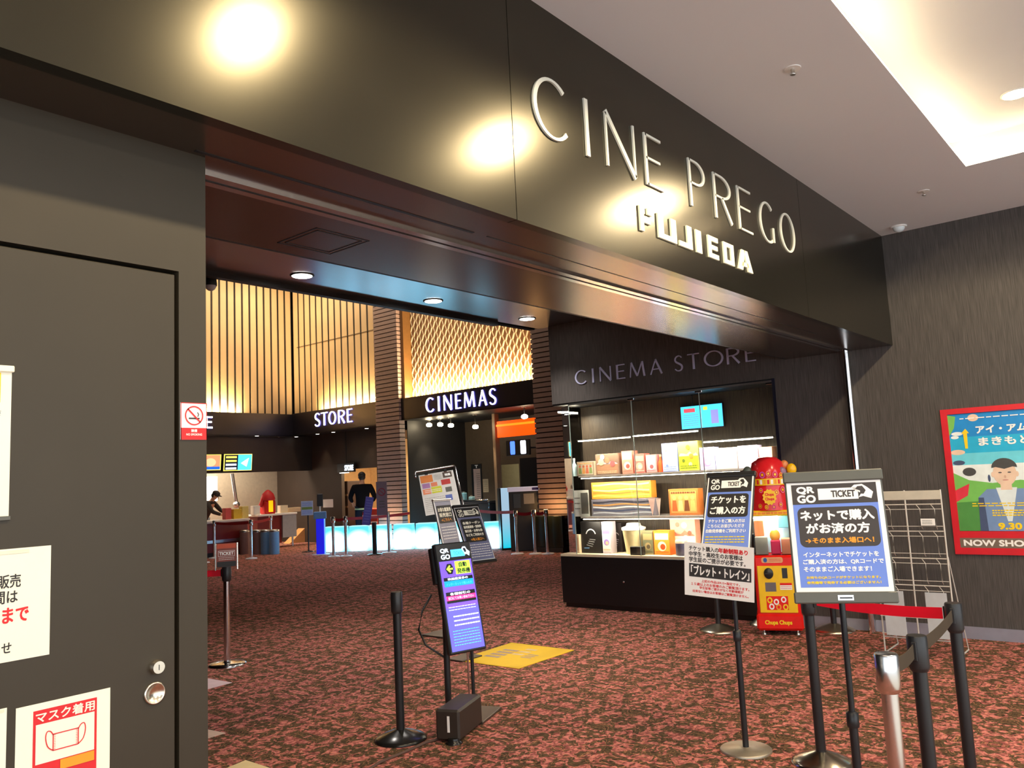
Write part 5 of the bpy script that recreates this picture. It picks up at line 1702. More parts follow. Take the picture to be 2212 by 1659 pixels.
# lattice panel
M_LAT = mat('cream metal lattice', srgb(240, 222, 192), .5)
M_LATB = mat('tan backing panel', srgb(150, 108, 72), .6)
m = MB()
m.box((13.63, 10.3, 3.4), (13.65, 14.52, 7.4), M_LATB)
m.box((XL + .05, 14.43, 3.5), (13.68, 14.52, 7.4), M_RETURN)
m.box((13.60, 10.33, 3.5), (13.66, 10.38, 7.4), M_RETURN)
py, pz = .098, .26
ncol = int(4.0 / py)
vs, fs = [], []
for i in range(ncol + 1):
    y = 14.40 - i * py
    P = []
    z = 3.5
    k = 0
    while z < 7.3:
        P.append((y + py * .5 * (.5 if (k + i) % 2 else -.5), z))
        z += pz / 2
        k += 1
    for a, b in zip(P, P[1:]):
        for s in (1, -1):
            n0 = len(vs)
            rise = b[0] < a[0]
            dy = .0165 if rise else .011
            xf = 13.600 if rise else 13.606
            vs += [(xf, a[0] - dy, a[1]), (xf, a[0] + dy, a[1]), (xf, b[0] + dy, b[1]), (xf, b[0] - dy, b[1]), (13.618, a[0] - dy, a[1]), (13.618, a[0] + dy, a[1]), (13.618, b[0] + dy, b[1]), (13.618, b[0] - dy, b[1])]
            fs += [(n0, n0 + 3, n0 + 2, n0 + 1), (n0, n0 + 4, n0 + 7, n0 + 3), (n0 + 1, n0 + 2, n0 + 6, n0 + 5)]
            break
m.add(vs, fs, M_LAT)
lattice = struct(m, 'wall_far', 'cream diamond lattice panel glowing above the cinemas sign')
M_LEDT = mat('amber ledge light', (1, .7, .3), emis=7, ecol=(1, .74, .34), vary=0)
m = MB()
m.box((13.40, 10.42, 3.475), (13.46, 14.4, 3.50), M_LEDT)
m.build('ledge_light', lattice, 'amber light strip hidden behind the sign ledge')

# slatted pillars
M_SLAT = mat('mauve brown slat', srgb(158, 134, 128), .5, vary=.05)
for y0, y1, lb in ((14.53, 15.38, 'tall pillar of horizontal slats between the shop and cinemas signs'), (9.55, 10.40, 'tall pillar of horizontal slats beside the display window')):
    t = thing('slatted_pillar', lb, 'pillar', (13.5, (y0 + y1) / 2, 0), 'slatted pillars of the lobby')
    m = MB()
    m.box((-.24, y0 - t.location.y + .01, 0), (-.09, y1 - t.location.y - .01, 7.4), M_GAP)
    m.build('core', t)
    m = MB()
    z = .02
    while z < 7.3:
        m.box((-.27, y0 - t.location.y, z), (-.1, y1 - t.location.y, z + .082), M_SLAT)
        z += .104
    m.build('slats', t)

# ---- sign letters over the lobby
M_HALO = mat('white halo letters', (1, 1, 1), emis=2.6, ecol=(.93, .95, 1), vary=0)
M_HALOS = mat('violet letter sides', (.3, .3, 1), emis=2.2, ecol=(.22, .2, 1.0), vary=0)
LM = frame((XL, 0, 0), (0, -1, 0), (0, 0, 1))
ly = lambda u, v: -at(u, v, 0, XL).y
for ch, u0, u1, v, wd in (('C', 921, 939, 876, 'curved first letter'), ('I', 945.5, 952.7, 873, 'plain upright second letter'), ('N', 960, 977, 871, 'letter left of the E'), ('E', 985, 997, 869, 'letter left of the M'), ('M', 1003, 1027, 866, 'widest letter'), ('A', 1034.6, 1053, 863, 'pointed letter near the right'), ('S', 1058, 1073.5, 860, 'last letter')):
    m = MB(LM)
    sign_letter(m, ch, ly(u0, v), ly(u1, v), 3.12, .345, .125 if ch != 'I' else .12, .072, .03, M_HALO, M_HALOS)
    m.build('sign_letter', None, 'glowing white %s with violet edges over the cinema corridor, %s' % (ch, wd), 'sign letter', 'glowing letters over the cinema corridor')
for ch, u0, u1, v, wd in (('S', 681, 693, 908, 'first letter'), ('T', 695, 709, 906, 'second letter'), ('O', 711, 727, 903, 'round middle letter'), ('R', 732, 746, 900, 'fourth letter'), ('E', 751, 762, 898, 'last letter')):
    m = MB(LM)
    sign_letter(m, ch, ly(u0, v), ly(u1, v), 3.13, .345, .135, .075, .03, M_HALO, M_HALOS)
    m.build('sign_letter', None, 'glowing white %s with violet edges over the shop wall, %s' % (ch, wd), 'sign letter', 'glowing letters over the shop wall')
m = MB(frame((0, YB, 0), (1, 0, 0), (0, 0, 1)))
sign_letter(m, 'E', 10.68, 10.88, 3.12, .30, .20, .12, .05, M_HALO, M_HALOS)
m.build('sign_letter', None, 'glowing white E half hidden by the edge of the black wall', 'sign letter')

# ---- recesses behind the fascias
M_KITCH = mat('beige steel kitchen wall', srgb(196, 182, 160), .35, .35)
m = MB()
m.box((5, 20.75, 0), (14.0, 20.85, 2.2), M_KITCH)
struct(m, 'wall_back', 'beige steel kitchen wall behind the concession counter')
m = MB().box((5, 19.05, 1.995), (14.0, 19.25, 2.95), M_DBROWN)
struct(m, 'wall_back', 'dark bulkhead carrying the menu screens')
dy0, dy1 = at(738, 1050, 0, 14.0).y, at(815, 1050, 0, 14.0).y
dz = at(776, 1012, 0, 14.0).z
m = MB()
m.box((14.0, dy0, 0), (14.1, 20.85, 2.98), M_DBROWN)
m.box((14.0, dy1, dz), (14.1, dy0, 2.98), M_DBROWN)
m.box((14.0, 15.3, 0), (14.1, dy1, 2.98), M_DBROWN)
struct(m, 'wall_far', 'dark brown shop wall with a lit doorway')
m = MB()
M_SHOPW = mat('cream shop wall', srgb(214, 178, 128), .6)
m.box((16.9, 14.6, 0), (17.0, 20, 2.9), M_SHOPW)
m.box((14.1, 20.0, 0), (17, 20.1, 2.9), M_SHOPW)
m.box((14.1, 14.62, 0), (17, 14.7, 2.9), M_SHOPW)
m.box((14.1, 14.62, 2.85), (17, 20.1, 2.9), M_DBROWN)
struct(m, 'wall_far', 'cream walls inside the small shop')
# corridor under the cinemas sign
CX = 15.6
ey0, ey1 = at(1078, 1030, 0, CX).y, at(1122, 1030, 0, CX).y
ez = at(1100, 1003, 0, CX).z
m = MB()
M_CORR = mat('taupe corridor wall', srgb(92, 76, 60), .55)
m.box((CX, ey0, 0), (CX + .1, 16.6, 3.1), M_CORR)
m.box((CX, ey1, ez), (CX + .1, ey0, 3.1), M_CORR)
m.box((CX, 9.4, 0), (CX + .1, ey1, 3.1), M_CORR)
m.box((13.5, 9.4, 0), (CX, 9.5, 3.1), M_CORR)
m.box((13.55, 14.60, 0), (17, 14.62, 3.1), mat('charcoal corridor side', (.03, .028, .028), .5))
m.box((17.4, 9, 0), (17.5, 16.5, 3.1), mat('sage corridor end', srgb(176, 170, 138), .6))
struct(m, 'wall_far', 'taupe back wall of the cinema corridor')
a, b = at(925, 940, 0, CX), at(976, 1010, 0, CX)
m = MB().box((CX - .01, b.y, 0), (CX, a.y, a.z), M_VOID)  # thin black slab on the wall, the doorway's darkness is its colour
struct(m, 'door_2', 'black slab standing for an unlit doorway at the end of the corridor')
a, b = at(1123, 990, 0, CX - .3), at(1165, 1060, 0, CX - .3)
m = MB().box((CX - .31, b.y, 0), (CX, a.y, a.z), M_VOID)
struct(m, 'door_3', 'black door leaf right of the lit corridor doorway')
a, b = at(1063, 916, 0, 14.3), at(1077, 1100, 0, 14.3)
m = MB().box((14.3, b.y, 0), (14.45, a.y, 3.02), mat('fawn column', srgb(150, 122, 96), .5))
struct(m, 'trim_5', 'slim fawn column in the cinema corridor')
a, b = at(1073, 911, 0, 14.32), at(1156, 938, 0, 14.32)
t = thing('orange_panel', 'glowing orange lintel panel in the cinema corridor', 'panel', (14.32, (a.y + b.y) / 2, (a.z + b.z) / 2))
w_, h_ = (a.y - b.y) / 2, (a.z - b.z) / 2
m = MB().box((0, -w_, -h_), (.08, w_, h_), mat('orange light panel', srgb(250, 90, 10), .5, emis=.75, ecol=srgb(255, 80, 0), vary=0))
m.build('face', t)
MB().box((-.03, -w_, h_ * .35), (0, w_, h_ * .6), mat('bright orange rib', srgb(255, 130, 30), .5, emis=1.2, ecol=srgb(255, 120, 20), vary=0)).build('rib', t)
a, b = at(1092, 952, 0, 14.15), at(1143, 982, 0, 14.15)
t = thing('screen_number_sign', 'black hanging sign with two lit number ones in the corridor', 'sign', (14.15, (a.y + b.y) / 2, (a.z + b.z) / 2))
w_, h_ = (a.y - b.y) / 2, (a.z - b.z) / 2
F = frame((0, 0, 0), (0, -1, 0), (0, 0, 1))
MB(F).box((-w_, -h_, -.08), (w_, h_, 0), M_BLK2, bev=.01).build('housing', t)
m = MB(F)
m.text('1', -w_ * .55, -h_ * .75, -w_ * .25, h_ * .75, scr('blue lit number', srgb(70, 110, 255), 1.6), 1, bold=.02)
m.text('1', w_ * .35, -h_ * .75, w_ * .7, h_ * .75, scr('white lit number', srgb(235, 240, 255), 2.0), 1, bold=.02)
m.build('numbers', t)
MB().cyl((.08, 0, 0), (CX - .005 - t.location.x, 0, 0), .02, M_BLK2, n=10).build('wall_bracket', t)
# notice boards in the corridor
a, b = at(1019, 1003, 0, CX), at(1044, 1078, 0, CX)
t = thing('notice_board', 'tall black notice board with a pale list in the cinema corridor', 'notice board', (CX - .002, (a.y + b.y) / 2, (a.z + b.z) / 2))
w_, h_ = (a.y - b.y) / 2, (a.z - b.z) / 2
MB(F).box((-w_, -h_, 0), (w_, h_, .03), M_BLK2, bev=.004).build('board', t)
m = MB(F @ Matrix.Translation((0, 0, .031)))
m.text('T', -w_ * .2, h_ * .78, w_ * .35, h_ * .93, M_PALE, 1, bold=.006)
m.rect(-w_ * .55, -h_ * .98, w_ * .8, h_ * .72, mat('mauve paper', srgb(196, 166, 156), .6), 1)
m.lines(-w_ * .0, -h_ * .9, w_ * .7, h_ * .5, 12, M_DGREY, 2, .3, 30)
m.build('list', t)
a, b = at(1043, 1035, 0, CX), at(1056, 1063, 0, CX)
wy_, wz_ = (a.y - b.y) / 2, (a.z - b.z) / 2
m = MB(F)
m.box((-wy_, -wz_, 0), (wy_, wz_, .003), mat('buff paper', srgb(206, 182, 150), .6))
m.M = F @ Matrix.Translation((0, 0, .003))
m.lines(-wy_ * .8, -wz_ * .8, wy_ * .8, wz_ * .8, 6, M_DGREY, 1, .25, 31)
o = m.build('paper_notice', None, 'buff sheet pinned right of the tall black notice board', 'notice')
o.location = (CX - .004, (a.y + b.y) / 2, (a.z + b.z) / 2)

# ceiling downlights of the corridor and below the fascias
M_CL = mat('corridor downlight', (1, .85, .6), emis=30, ecol=(1, .82, .52), vary=0)
for i, (u, v, wd) in enumerate(((927, 916, 'leftmost'), (951, 915, 'second from the left'), (974, 917, 'third from the left'), (1027, 920, 'single one in the middle'), (1133, 898, 'single one at the right above the orange panel'))):
    p = at(u, v + 2, 0, 14.0 if v > 905 else 13.55)
    t = thing('spotlight', 'small warm spotlight over the cinema corridor, %s' % wd, 'spotlight', (p.x, p.y, 3.02), 'spotlights over the cinema corridor')
    zl = p.z - 3.02
    MB().lathe([(.05, -.012), (.055, -.006), (.055, 0)], M_STEEL, 20).cyl((0, 0, 0), (0, 0, zl), .012, M_BLK2, n=8).build('mount', t)
    MB().lathe([(.035, zl - .045), (.068, zl - .025), (.068, zl + .02), (.04, zl + .045)], M_CL, 20).build('lamp', t)
    light('SPOT', 'corridor_spot_lamp', (p.x, p.y, p.z - .1), 30, (1, .82, .55), .04, target=(p.x + .5, p.y, 0), spot=85, blend=.8)
M_SL = mat('small downlight', (1, .95, .9), emis=5, ecol=(1, .95, .85), vary=0)
for i, (u, v, wd) in enumerate(((555, 938, 'below the concession sign, left of the corner'), (600, 941, 'below the concession sign, at the corner'), (640, 940, 'at the left end below the shop sign'), (686, 934, 'below the first letter of the shop sign'), (720, 930, 'below the middle of the shop sign'), (792, 922, 'below the right end of the shop sign, near the pillar'))):
    p = at(u, v + 3, 2, 2.93)
    t = thing('downlight', 'tiny ceiling downlight %s' % wd, 'downlight', (p.x, p.y, 2.93), 'tiny downlights below the signs')
    MB().lathe([(.05, -.01), (.06, 0)], M_STEEL, 16).build('trim_ring', t)
    MB().lathe([(.002, -.012), (.048, -.011)], M_SL, 16).build('lamp', t)
for y in (16.5, 18.4):
    light('SPOT', 'shop_wall_lamp', (13.75, y, 2.9), 14, (1, .8, .55), .04, target=(13.95, y, 0), spot=60, blend=.8)
light('POINT', 'added_pillar_lamp', (12.9, 14.9, .75), 7, (1, .55, .2), .1)  # both added without a fixture, for the orange spill on the pillar feet
light('POINT', 'added_pillar_lamp', (12.9, 9.95, .9), 7, (1, .55, .2), .1)
# security camera
p = at(455, 612, 1, 6.02)
t = thing('security_camera', 'small domed camera hanging under the black ceiling edge at the far left', 'camera', p)
MB().box((-.015, -.015, .0), (.015, .015, 3.21 - p.z), M_BLK2).build('bracket', t)
MB().lathe([(.045, .04), (.05, .0), (.05, -.02)], M_BLK2, 20).build('housing', t)
MB().sphere((0, 0, -.02), .045, mat('smoked dome', (.5, .52, .58), .1), n=14).build('dome', t)

# ------------------------------------------------------------------ concession
yS = 18.99
for u0, u1, v0, v1, lb, kind in ((445, 477, 981, 1017, 'menu screen with an orange picture at the left of the concession', 0), (481, 544, 980, 1018, 'menu screen with yellow text and a blue picture over the concession', 1)):
    a, b = at(u0, v0, 1, yS), at((u0 + u1) / 2, v1, 1, yS)
    x1 = at(u1, v0, 1, yS).x
    if kind == 0:
        a.x -= .25
    t = thing('menu_screen', lb, 'screen', ((a.x + x1) / 2, yS - .02, (a.z + b.z) / 2), 'menu screens over the concession')
    w_, h_ = (x1 - a.x) / 2, (a.z - b.z) / 2
    Mt = frame((0, 0, 0), (1, 0, 0), (0, 0, 1)) @ Matrix.Rotation(math.radians(6), 4, 'X')
    MB(Mt).box((-w_, -h_, -.05), (w_, h_, 0), M_BLK2, bev=.006).build('housing', t)
    m = MB(Mt)
    YL_ = scr('yellow screen', srgb(235, 215, 90), 1.1)
    m.rect(-w_ * .97, -h_ * .94, w_ * .97, h_ * .94, YL_, 1)
    if kind:
        m.rect(-w_ * .90, -h_ * .85, 0, h_ * .85, scr('navy screen', srgb(10, 20, 40), .6), 2)
        m.rect(0, -h_ * .88, w_ * .94, h_ * .88, scr('cyan menu screen', srgb(70, 205, 235), 1.2), 2)
        m.poly([(w_ * .2, -h_ * .1), (w_ * .6, -h_ * .5), (w_ * .75, h_ * .5), (w_ * .55, h_ * .3)], scr('pink screen', srgb(240, 190, 210), 1.2), 3)
        for i, mm in enumerate((YL_, YL_, SCW, SCW)):
            y = h_ * (.6 - .42 * i)
            m.rect(-w_ * .82, y - h_ * .12, -w_ * .1, y + h_ * .1, mm, 3)
    else:
        m.rect(-w_ * .9, -h_ * .55, w_ * .9, h_ * .88, scr('coral screen', srgb(235, 130, 90), 1.1), 2)
        m.disc(w_ * .1, 0, w_ * .45, scr('salmon screen', srgb(250, 175, 130), 1.1), 3, h_ * .5)
        m.rect(-w_ * .2, -h_ * .85, w_ * .9, -h_ * .5, scr('cobalt screen', srgb(20, 90, 190), 1.0), 3)
    m.build('screen', t)
# counters
M_CT = mat('white counter top', srgb(250, 244, 234), .35)
M_CF = mat('maroon counter front', srgb(120, 30, 26), .4)
M_CG = mat('grey counter panel', srgb(150, 150, 152), .5)
a, b = at(440, 1124, 1, 17.9), at(538, 1116, 1, 17.9)
za = at(500, 1122, 1, 17.9).z
t = thing('concession_counter', 'white topped concession counter with a maroon front at the far left', 'counter', ((a.x + b.x) / 2 - .5, 18.2, 0))
w_ = (b.x - a.x) / 2 + .5
MB().box((-w_, -.35, za - .06), (w_, .35, za), M_CT, bev=.01).build('worktop', t)
MB().box((-w_ + .03, -.28, .1), (w_ - .03, .3, za - .06), M_CF).build('front_panel', t)
MB().box((-w_, -.31, za * .38), (w_, -.28, za * .46), M_STEEL).build('rail', t)
MB().box((-w_ + .05, -.25, 0), (w_ - .05, .3, .1), M_BLACK).build('kick_plate', t)
a, b = at(555, 1113, 1, 18.5), at(640, 1106, 1, 18.5)
zb_ = at(600, 1109, 1, 18.5).z
t = thing('concession_counter', 'second pale counter with a grey side, carrying the red popcorn machine', 'counter', ((a.x + b.x) / 2, 18.8, 0))
w_ = (b.x - a.x) / 2
MB().box((-w_, -.35, zb_ - .05), (w_, .35, zb_), M_CT, bev=.01).build('worktop', t)
MB().box((-w_ + .03, -.28, .12), (w_ * .25, .3, zb_ - .05), M_CF).build('front_panel', t)
MB().box((w_ * .25, -.33, .25), (w_ - .02, .3, zb_ - .05), M_CG).build('side_panel', t)
for sx in (-.9, .9):
    MB().cyl((sx * w_, -.2, 0), (sx * w_, -.2, .25), .025, M_STEEL, n=12).build('leg', t)
CB = (t.location.x, t.location.y)


def boxes(lb, cat, name, u0, u1, v0, y, zbase, col, grp=None, dep=.15):
    a, b = at(u0, v0, 1, y), at(u1, v0, 1, y)
    t = MB().box((-(b.x - a.x) / 2, 0, 0), ((b.x - a.x) / 2, dep, max(.04, a.z - zbase)), c3(col), bev=.006).build(name, None, lb, cat, grp)
    t.location = ((a.x + b.x) / 2, y, zbase)
    return t


g_ = 'packs on the concession counter'
boxes('yellow pack on the concession counter, left of the gap between the counters', 'pack', 'snack_pack', 505, 522, 1100, 18.05, za, (238, 200, 60), g_)
boxes('tall cream yellow pack right of the yellow pack on the concession counter', 'pack', 'snack_pack', 523, 537, 1094, 18.1, za, (245, 225, 130), g_)
boxes('pink red pack on the concession counter beside the staff member', 'pack', 'snack_pack', 487, 500, 1098, 18.1, za, (220, 90, 90), g_)
boxes('white cup box on the second counter, left of the red popcorn machine', 'box', 'cup_box', 548, 562, 1093, 18.6, zb_, (250, 244, 230), g_)
boxes('cream carton on the second counter, right of the red popcorn machine', 'box', 'carton', 606, 622, 1092, 18.7, zb_, (236, 214, 180), g_)
boxes('long cream carton at the right end of the second counter', 'box', 'carton', 623, 650, 1097, 18.75, zb_, (230, 200, 160), g_)
# red popcorn machine
p = at(579, 1100, 1, 18.7)
t = thing('popcorn_machine', 'red popcorn machine with a yellow front panel on the second counter', 'popcorn machine', (p.x, 18.7, zb_))
hp = at(579, 1058, 1, 18.7).z - zb_
MB().box((-.17, -.12, 0), (.17, .14, hp * .55), c3((214, 30, 26)), bev=.03).build('cabinet', t)
MB().box((-.06, -.128, hp * .08), (.07, -.118, hp * .62), mat('yellow lit panel', srgb(255, 205, 20), .4, emis=.5, ecol=srgb(255, 200, 10), vary=0)).build('front_panel', t)
MB().lathe([(.17, hp * .55), (.19, hp * .62), (.15, hp * .82), (.07, hp * .95), (.02, hp)], c3((222, 50, 50)), 24).build('dome', t)
MB().cyl((-.24, 0, hp * .3), (-.15, 0, hp * .62), .05, c3((206, 36, 30)), n=14).build('spout', t)
# bins
for u, col, lb in ((529, (156, 130, 124), 'mauve bin, leftmost of the bins before the counters'), (556, (150, 124, 118), 'brownish bin between the mauve and the blue lit bins'), (574, (120, 180, 225), 'bin with blue light in its colour, left one of the two blue bins'), (593, (130, 190, 235), 'bin with blue light in its colour, right one of the two blue bins')):  # blue light falling on the last two is painted into their colour
    p = fl(u, 1197)
    t = thing('waste_bin', lb, 'bin', (p.x, p.y, 0), 'bins before the concession')
    MB().lathe([(.11, 0), (.115, .02), (.115, .50), (.12, .52)], c3(col), 24).build('body', t)
    MB().lathe([(.122, .52), (.122, .56), (.08, .58), (.04, .58)], M_STEEL, 24).build('lid', t)
m = MB().prism([(0, 0), (.55, 0), (.55, .42)], 0, .3, c3((222, 160, 96)), M=Matrix.Rotation(PI / 2, 4, 'X'))
o = m.build('cardboard_wedge', None, 'tan cardboard wedge at the foot of the second counter', 'cardboard')
p = fl(632, 1172)
o.location = (p.x - .3, p.y, 0)
m = MB()
a, b = at(447, 1030, 1, 20.7), at(470, 1082, 1, 20.7)
m.box((a.x - .4, 20.70, b.z), (b.x, 20.75, a.z), mat('lit white panel', srgb(250, 252, 255), .4, emis=1.1, ecol=(.95, .98, 1), vary=0))
m.build('lit_white_panel', None, 'bright white lit cooler front behind the staff member', 'glow panel')  # emissive panel drawn for a bright white patch of the back wall
t = thing('range_hood_post', 'shiny steel post hanging before the beige kitchen wall', 'kitchen post', (at(510, 1050, 1, 20.3).x, 20.3, 1.2))
MB().cyl((0, 0, 0), (-.12, 0, .8), .05, M_STEEL, n=14).build('post', t)
MB().sphere((0, 0, -.05), .10, M_STEEL, n=14).build('foot', t)

# ------------------------------------------------------------------ lobby stanchions, signs and kiosk
MW = mat('satin steel post', (.78, .78, .80), .25, 1.0)
MWB = mat('white domed base', srgb(236, 236, 240), .35)
LB = [('chrome stanchion by the edge of the black wall before the concession', 440, 1216), ('chrome stanchion second from the black wall before the concession', 463, 1206), ('chrome stanchion with a belt before the mauve bin', 543, 1207), ('chrome stanchion before the blue lit bins', 586, 1190), ('thin chrome stanchion left on the red belt before the glowing cubes', 721, 1203), ('thin chrome stanchion behind the glowing cubes, left of the tall customer', 748, 1202), ('chrome stanchion left end of the row by the ticket gate', 1118, 1197), ('chrome stanchion in the middle of the row by the ticket gate', 1157, 1197), ('chrome stanchion at the right end of the row by the ticket gate', 1184, 1197)]
ST = []
for lb, u, v in LB:
    p = fl(u, v)
    ST.append(stanchion(lb, p.x, p.y, .86, 'chrome stanchions of the lobby', post=MW, head=MW, base=MWB, rb=.13, dome=.03, r=.032, slots=()))
L_ = lambda o: (o.location.x, o.location.y)
M_RB2 = mat('dark red belt', srgb(168, 24, 36), .6)
for i, j in ((1, 2), (2, 3), (4, 5), (6, 7), (7, 8)):
    belt(ST[i], toward(L_(ST[i]), L_(ST[j])), toward(L_(ST[j]), L_(ST[i])), .77, .83, M_RB2, .02, label='dark red belt')
belt(ST[5], toward(L_(ST[5]), (14, 15.2)), (13.25, 14.3), .77, .83, M_RB2, .02, label='dark red belt')
pq = fl(1040, 1188)
belt(ST[6], toward(L_(ST[6]), (pq.x, pq.y)), (pq.x, pq.y), .80, .86, M_RB2, .02, label='red belt')


def pole_sign(name, lb, cat, u, v, u0, u1, v0, v1, col, draw=None, r=.018, yaw=-128, base_r=.16, roll=0, bm=None):
    p = fl(u, v)
    t = thing(name, lb, cat, (p.x, p.y, 0))
    d = (Vector((p.x, p.y, 1.2)) - Vector((0, 0, EYE))).dot(FWD)
    k = d / FPX
    # height where the board's rows sit on the pole's own vertical
    def zat(vv):
        q = Vector((p.x, p.y, 0))
        best = min(range(0, 260), key=lambda i: abs((-( (q + Vector((0, 0, i * .01)) - Vector((0, 0, EYE))).dot(UP)) / ((q + Vector((0, 0, i * .01)) - Vector((0, 0, EYE))).dot(FWD)) * FPX + IH / 2) - vv))
        return best * .01
    zt_, zb_2 = zat(v0), zat(v1)
    w = (u1 - u0) * k / 2
    off = ((u0 + u1) / 2 - u) * k
    MB().lathe([(base_r, 0), (base_r, .012), (.03, .025)], bm or M_BASE, 24).build('base', t)
    MB().cyl((0, 0, .02), (0, 0, zb_2 + .05), r, M_BLK2 if bm is None else MW, n=12).build('pole', t)
    M = facing((RIGHT.x * off - .02, RIGHT.y * off - .02, (zt_ + zb_2) / 2), yaw, 6) @ Matrix.Rotation(math.radians(roll), 4, 'Z')
    h = (zt_ - zb_2) / 2
    m = MB(M)
    m.box((-w, -h, -.012), (w, h, 0), col, bev=.004)
    if draw:
        draw(m, w, h)
    m.build('board', t)
    return t


def d_green(m, w, h):
    m.rect(-w * .9, -h * .2, w * .9, h * .15, mat('green stripe', srgb(120, 150, 70), .5), 1)
    m.lines(-w * .8, h * .3, w * .8, h * .8, 2, M_BLUEP, 1, .3, 40)
    m.lines(-w * .8, -h * .8, w * .8, -h * .3, 2, M_BLUEP, 1, .3, 41)


pole_sign('information_stand', 'pale blue information board with a green stripe on a thin black pole', 'sign', 667, 1192, 653, 678, 1082, 1113, mat('pale blue board', srgb(176, 196, 226), .5), d_green)


def d_nosm(m, w, h):
    m.ring(0, h * .38, w * .72, w * .16, mat('dim red print', srgb(150, 50, 70), .5), 1)
    m.poly([(-w * .5, h * .38 + w * .42), (-w * .42, h * .38 + w * .5), (w * .5, h * .38 - w * .42), (w * .42, h * .38 - w * .5)], mat('dim red print', srgb(150, 50, 70), .5), 2)
    m.lines(-w * .5, -h * .6, w * .5, -h * .1, 3, M_DGREY, 1, .35, 42)


pole_sign('prohibition_sign', 'grey board with a red ring sign on a chrome post before the glowing cubes', 'sign', 841, 1194, 817, 840, 1040, 1112, mat('mauve grey board', srgb(128, 116, 132), .5), d_nosm, bm=MWB, r=.035)
pole_sign('queue_sign', 'narrow blue violet sheet on a black post before the tall customer', 'sign', 810, 1198, 789, 806, 1073, 1134, mat('blue violet sheet', srgb(100, 104, 220), .5), lambda m, w, h: m.lines(-w * .7, -h * .85, w * .7, h * .85, 9, mat('pale violet print', srgb(140, 150, 240), .5), 1, .3, 43), r=.05, roll=-10)
# sanitizer kiosk
p = fl(693, 1198)
t = thing('sanitizer_kiosk', 'blue lit kiosk column with a small tablet head beside the glowing cubes', 'kiosk', (p.x, p.y, 0), rz=math.radians(-38))
MB().box((-.09, -.09, .02), (.09, .09, .80), mat('deep blue lit column', srgb(30, 30, 210), .3, emis=.35, ecol=srgb(20, 20, 255), vary=0), bev=.01).build('column', t)
MB().box((.085, -.095, .02), (.115, -.06, .80), mat('pale blue edge', srgb(150, 200, 250), .3, emis=.5, ecol=srgb(120, 190, 255), vary=0)).build('edge_strip', t)
MB().box((-.14, -.14, .80), (.14, .14, .96), mat('sky blue tray', srgb(110, 170, 235), .4), bev=.01).build('tray', t)
MB().box((-.06, -.03, 1.08), (.07, .0, 1.36), M_BLK2, bev=.01).box((-.01, -.02, .96), (.02, .0, 1.08), M_STEEL).build('tablet', t)
MB().lathe([(.2, 0), (.2, .01), (.1, .02)], MWB, 28).build('base', t)
a, b = at(697, 1079, 0, 13.98), at(719, 1096, 0, 13.98)
m = MB().box((-.003, b.y - a.y, b.z - a.z), (0, 0, 0), M_PALE)
o = m.build('paper_notice', None, 'white sheet on the dark shop wall above the kiosk', 'notice')
o.location = (13.995, a.y, a.z)
# black hanging sign in the shop doorway
a, b = at(728, 1002, 0, 13.9), at(765, 1019, 0, 13.9)
t = thing('shop_sign', 'small black hanging sign with lit white letters at the shop doorway', 'sign', (13.9, (a.y + b.y) / 2, (a.z + b.z) / 2))
w_, h_ = (a.y - b.y) / 2, (a.z - b.z) / 2
MB(F).box((-w_, -h_, -.06), (w_, h_, 0), M_BLK2, bev=.005).build('housing', t)
m = MB(F)
m.text('STORE', -w_ * .1, -h_ * .6, w_ * .9, h_ * .5, SCW, 1, bold=.012)
m.rect(-w_ * .7, -h_ - .02, w_ * .4, -h_ - .005, M_SL, 1)
m.build('lit_face', t)
MB().cyl((.03, 0, h_), (.03, 0, 2.97 - t.location.z), .012, M_BLK2, n=8).build('hanger', t)
# shop interior: shelves and goods table
for u0, u1, v0, v1, lb, col in ((737, 752, 1040, 1120, 'dark shelf unit at the left of the shop doorway', (46, 30, 24)), (768, 815, 1100, 1125, 'red and white fronted counter inside the shop doorway', (190, 60, 50))):
    pl = 14.6
    a, b = at(u0, v0, 0, pl), at(u1, v1, 0, pl)
    t = thing('shop_counter' if col[0] > 100 else 'shelf_unit', lb, 'shop furniture', (pl, (a.y + b.y) / 2, 0))
    w_ = abs(a.y - b.y) / 2
    MB().box((0, -w_, 0), (.5, w_, a.z), c3(col), bev=.01).build('body', t)
    m = MB()
    for k in range(3):
        z = a.z * (.35 + .2 * k)
        m.box((-.01, -w_, z), (0, w_, z + .05), M_PALE if col[0] > 100 else c3((120, 90, 60)))
    m.build('shelf_edges', t)
m = MB().box((0, -.8, 0), (.02, .8, .05), M_CL)
o = m.build('shop_light', None, 'long warm tube light inside the shop doorway', 'light')
o.location = at(795, 1002, 0, 15.6)

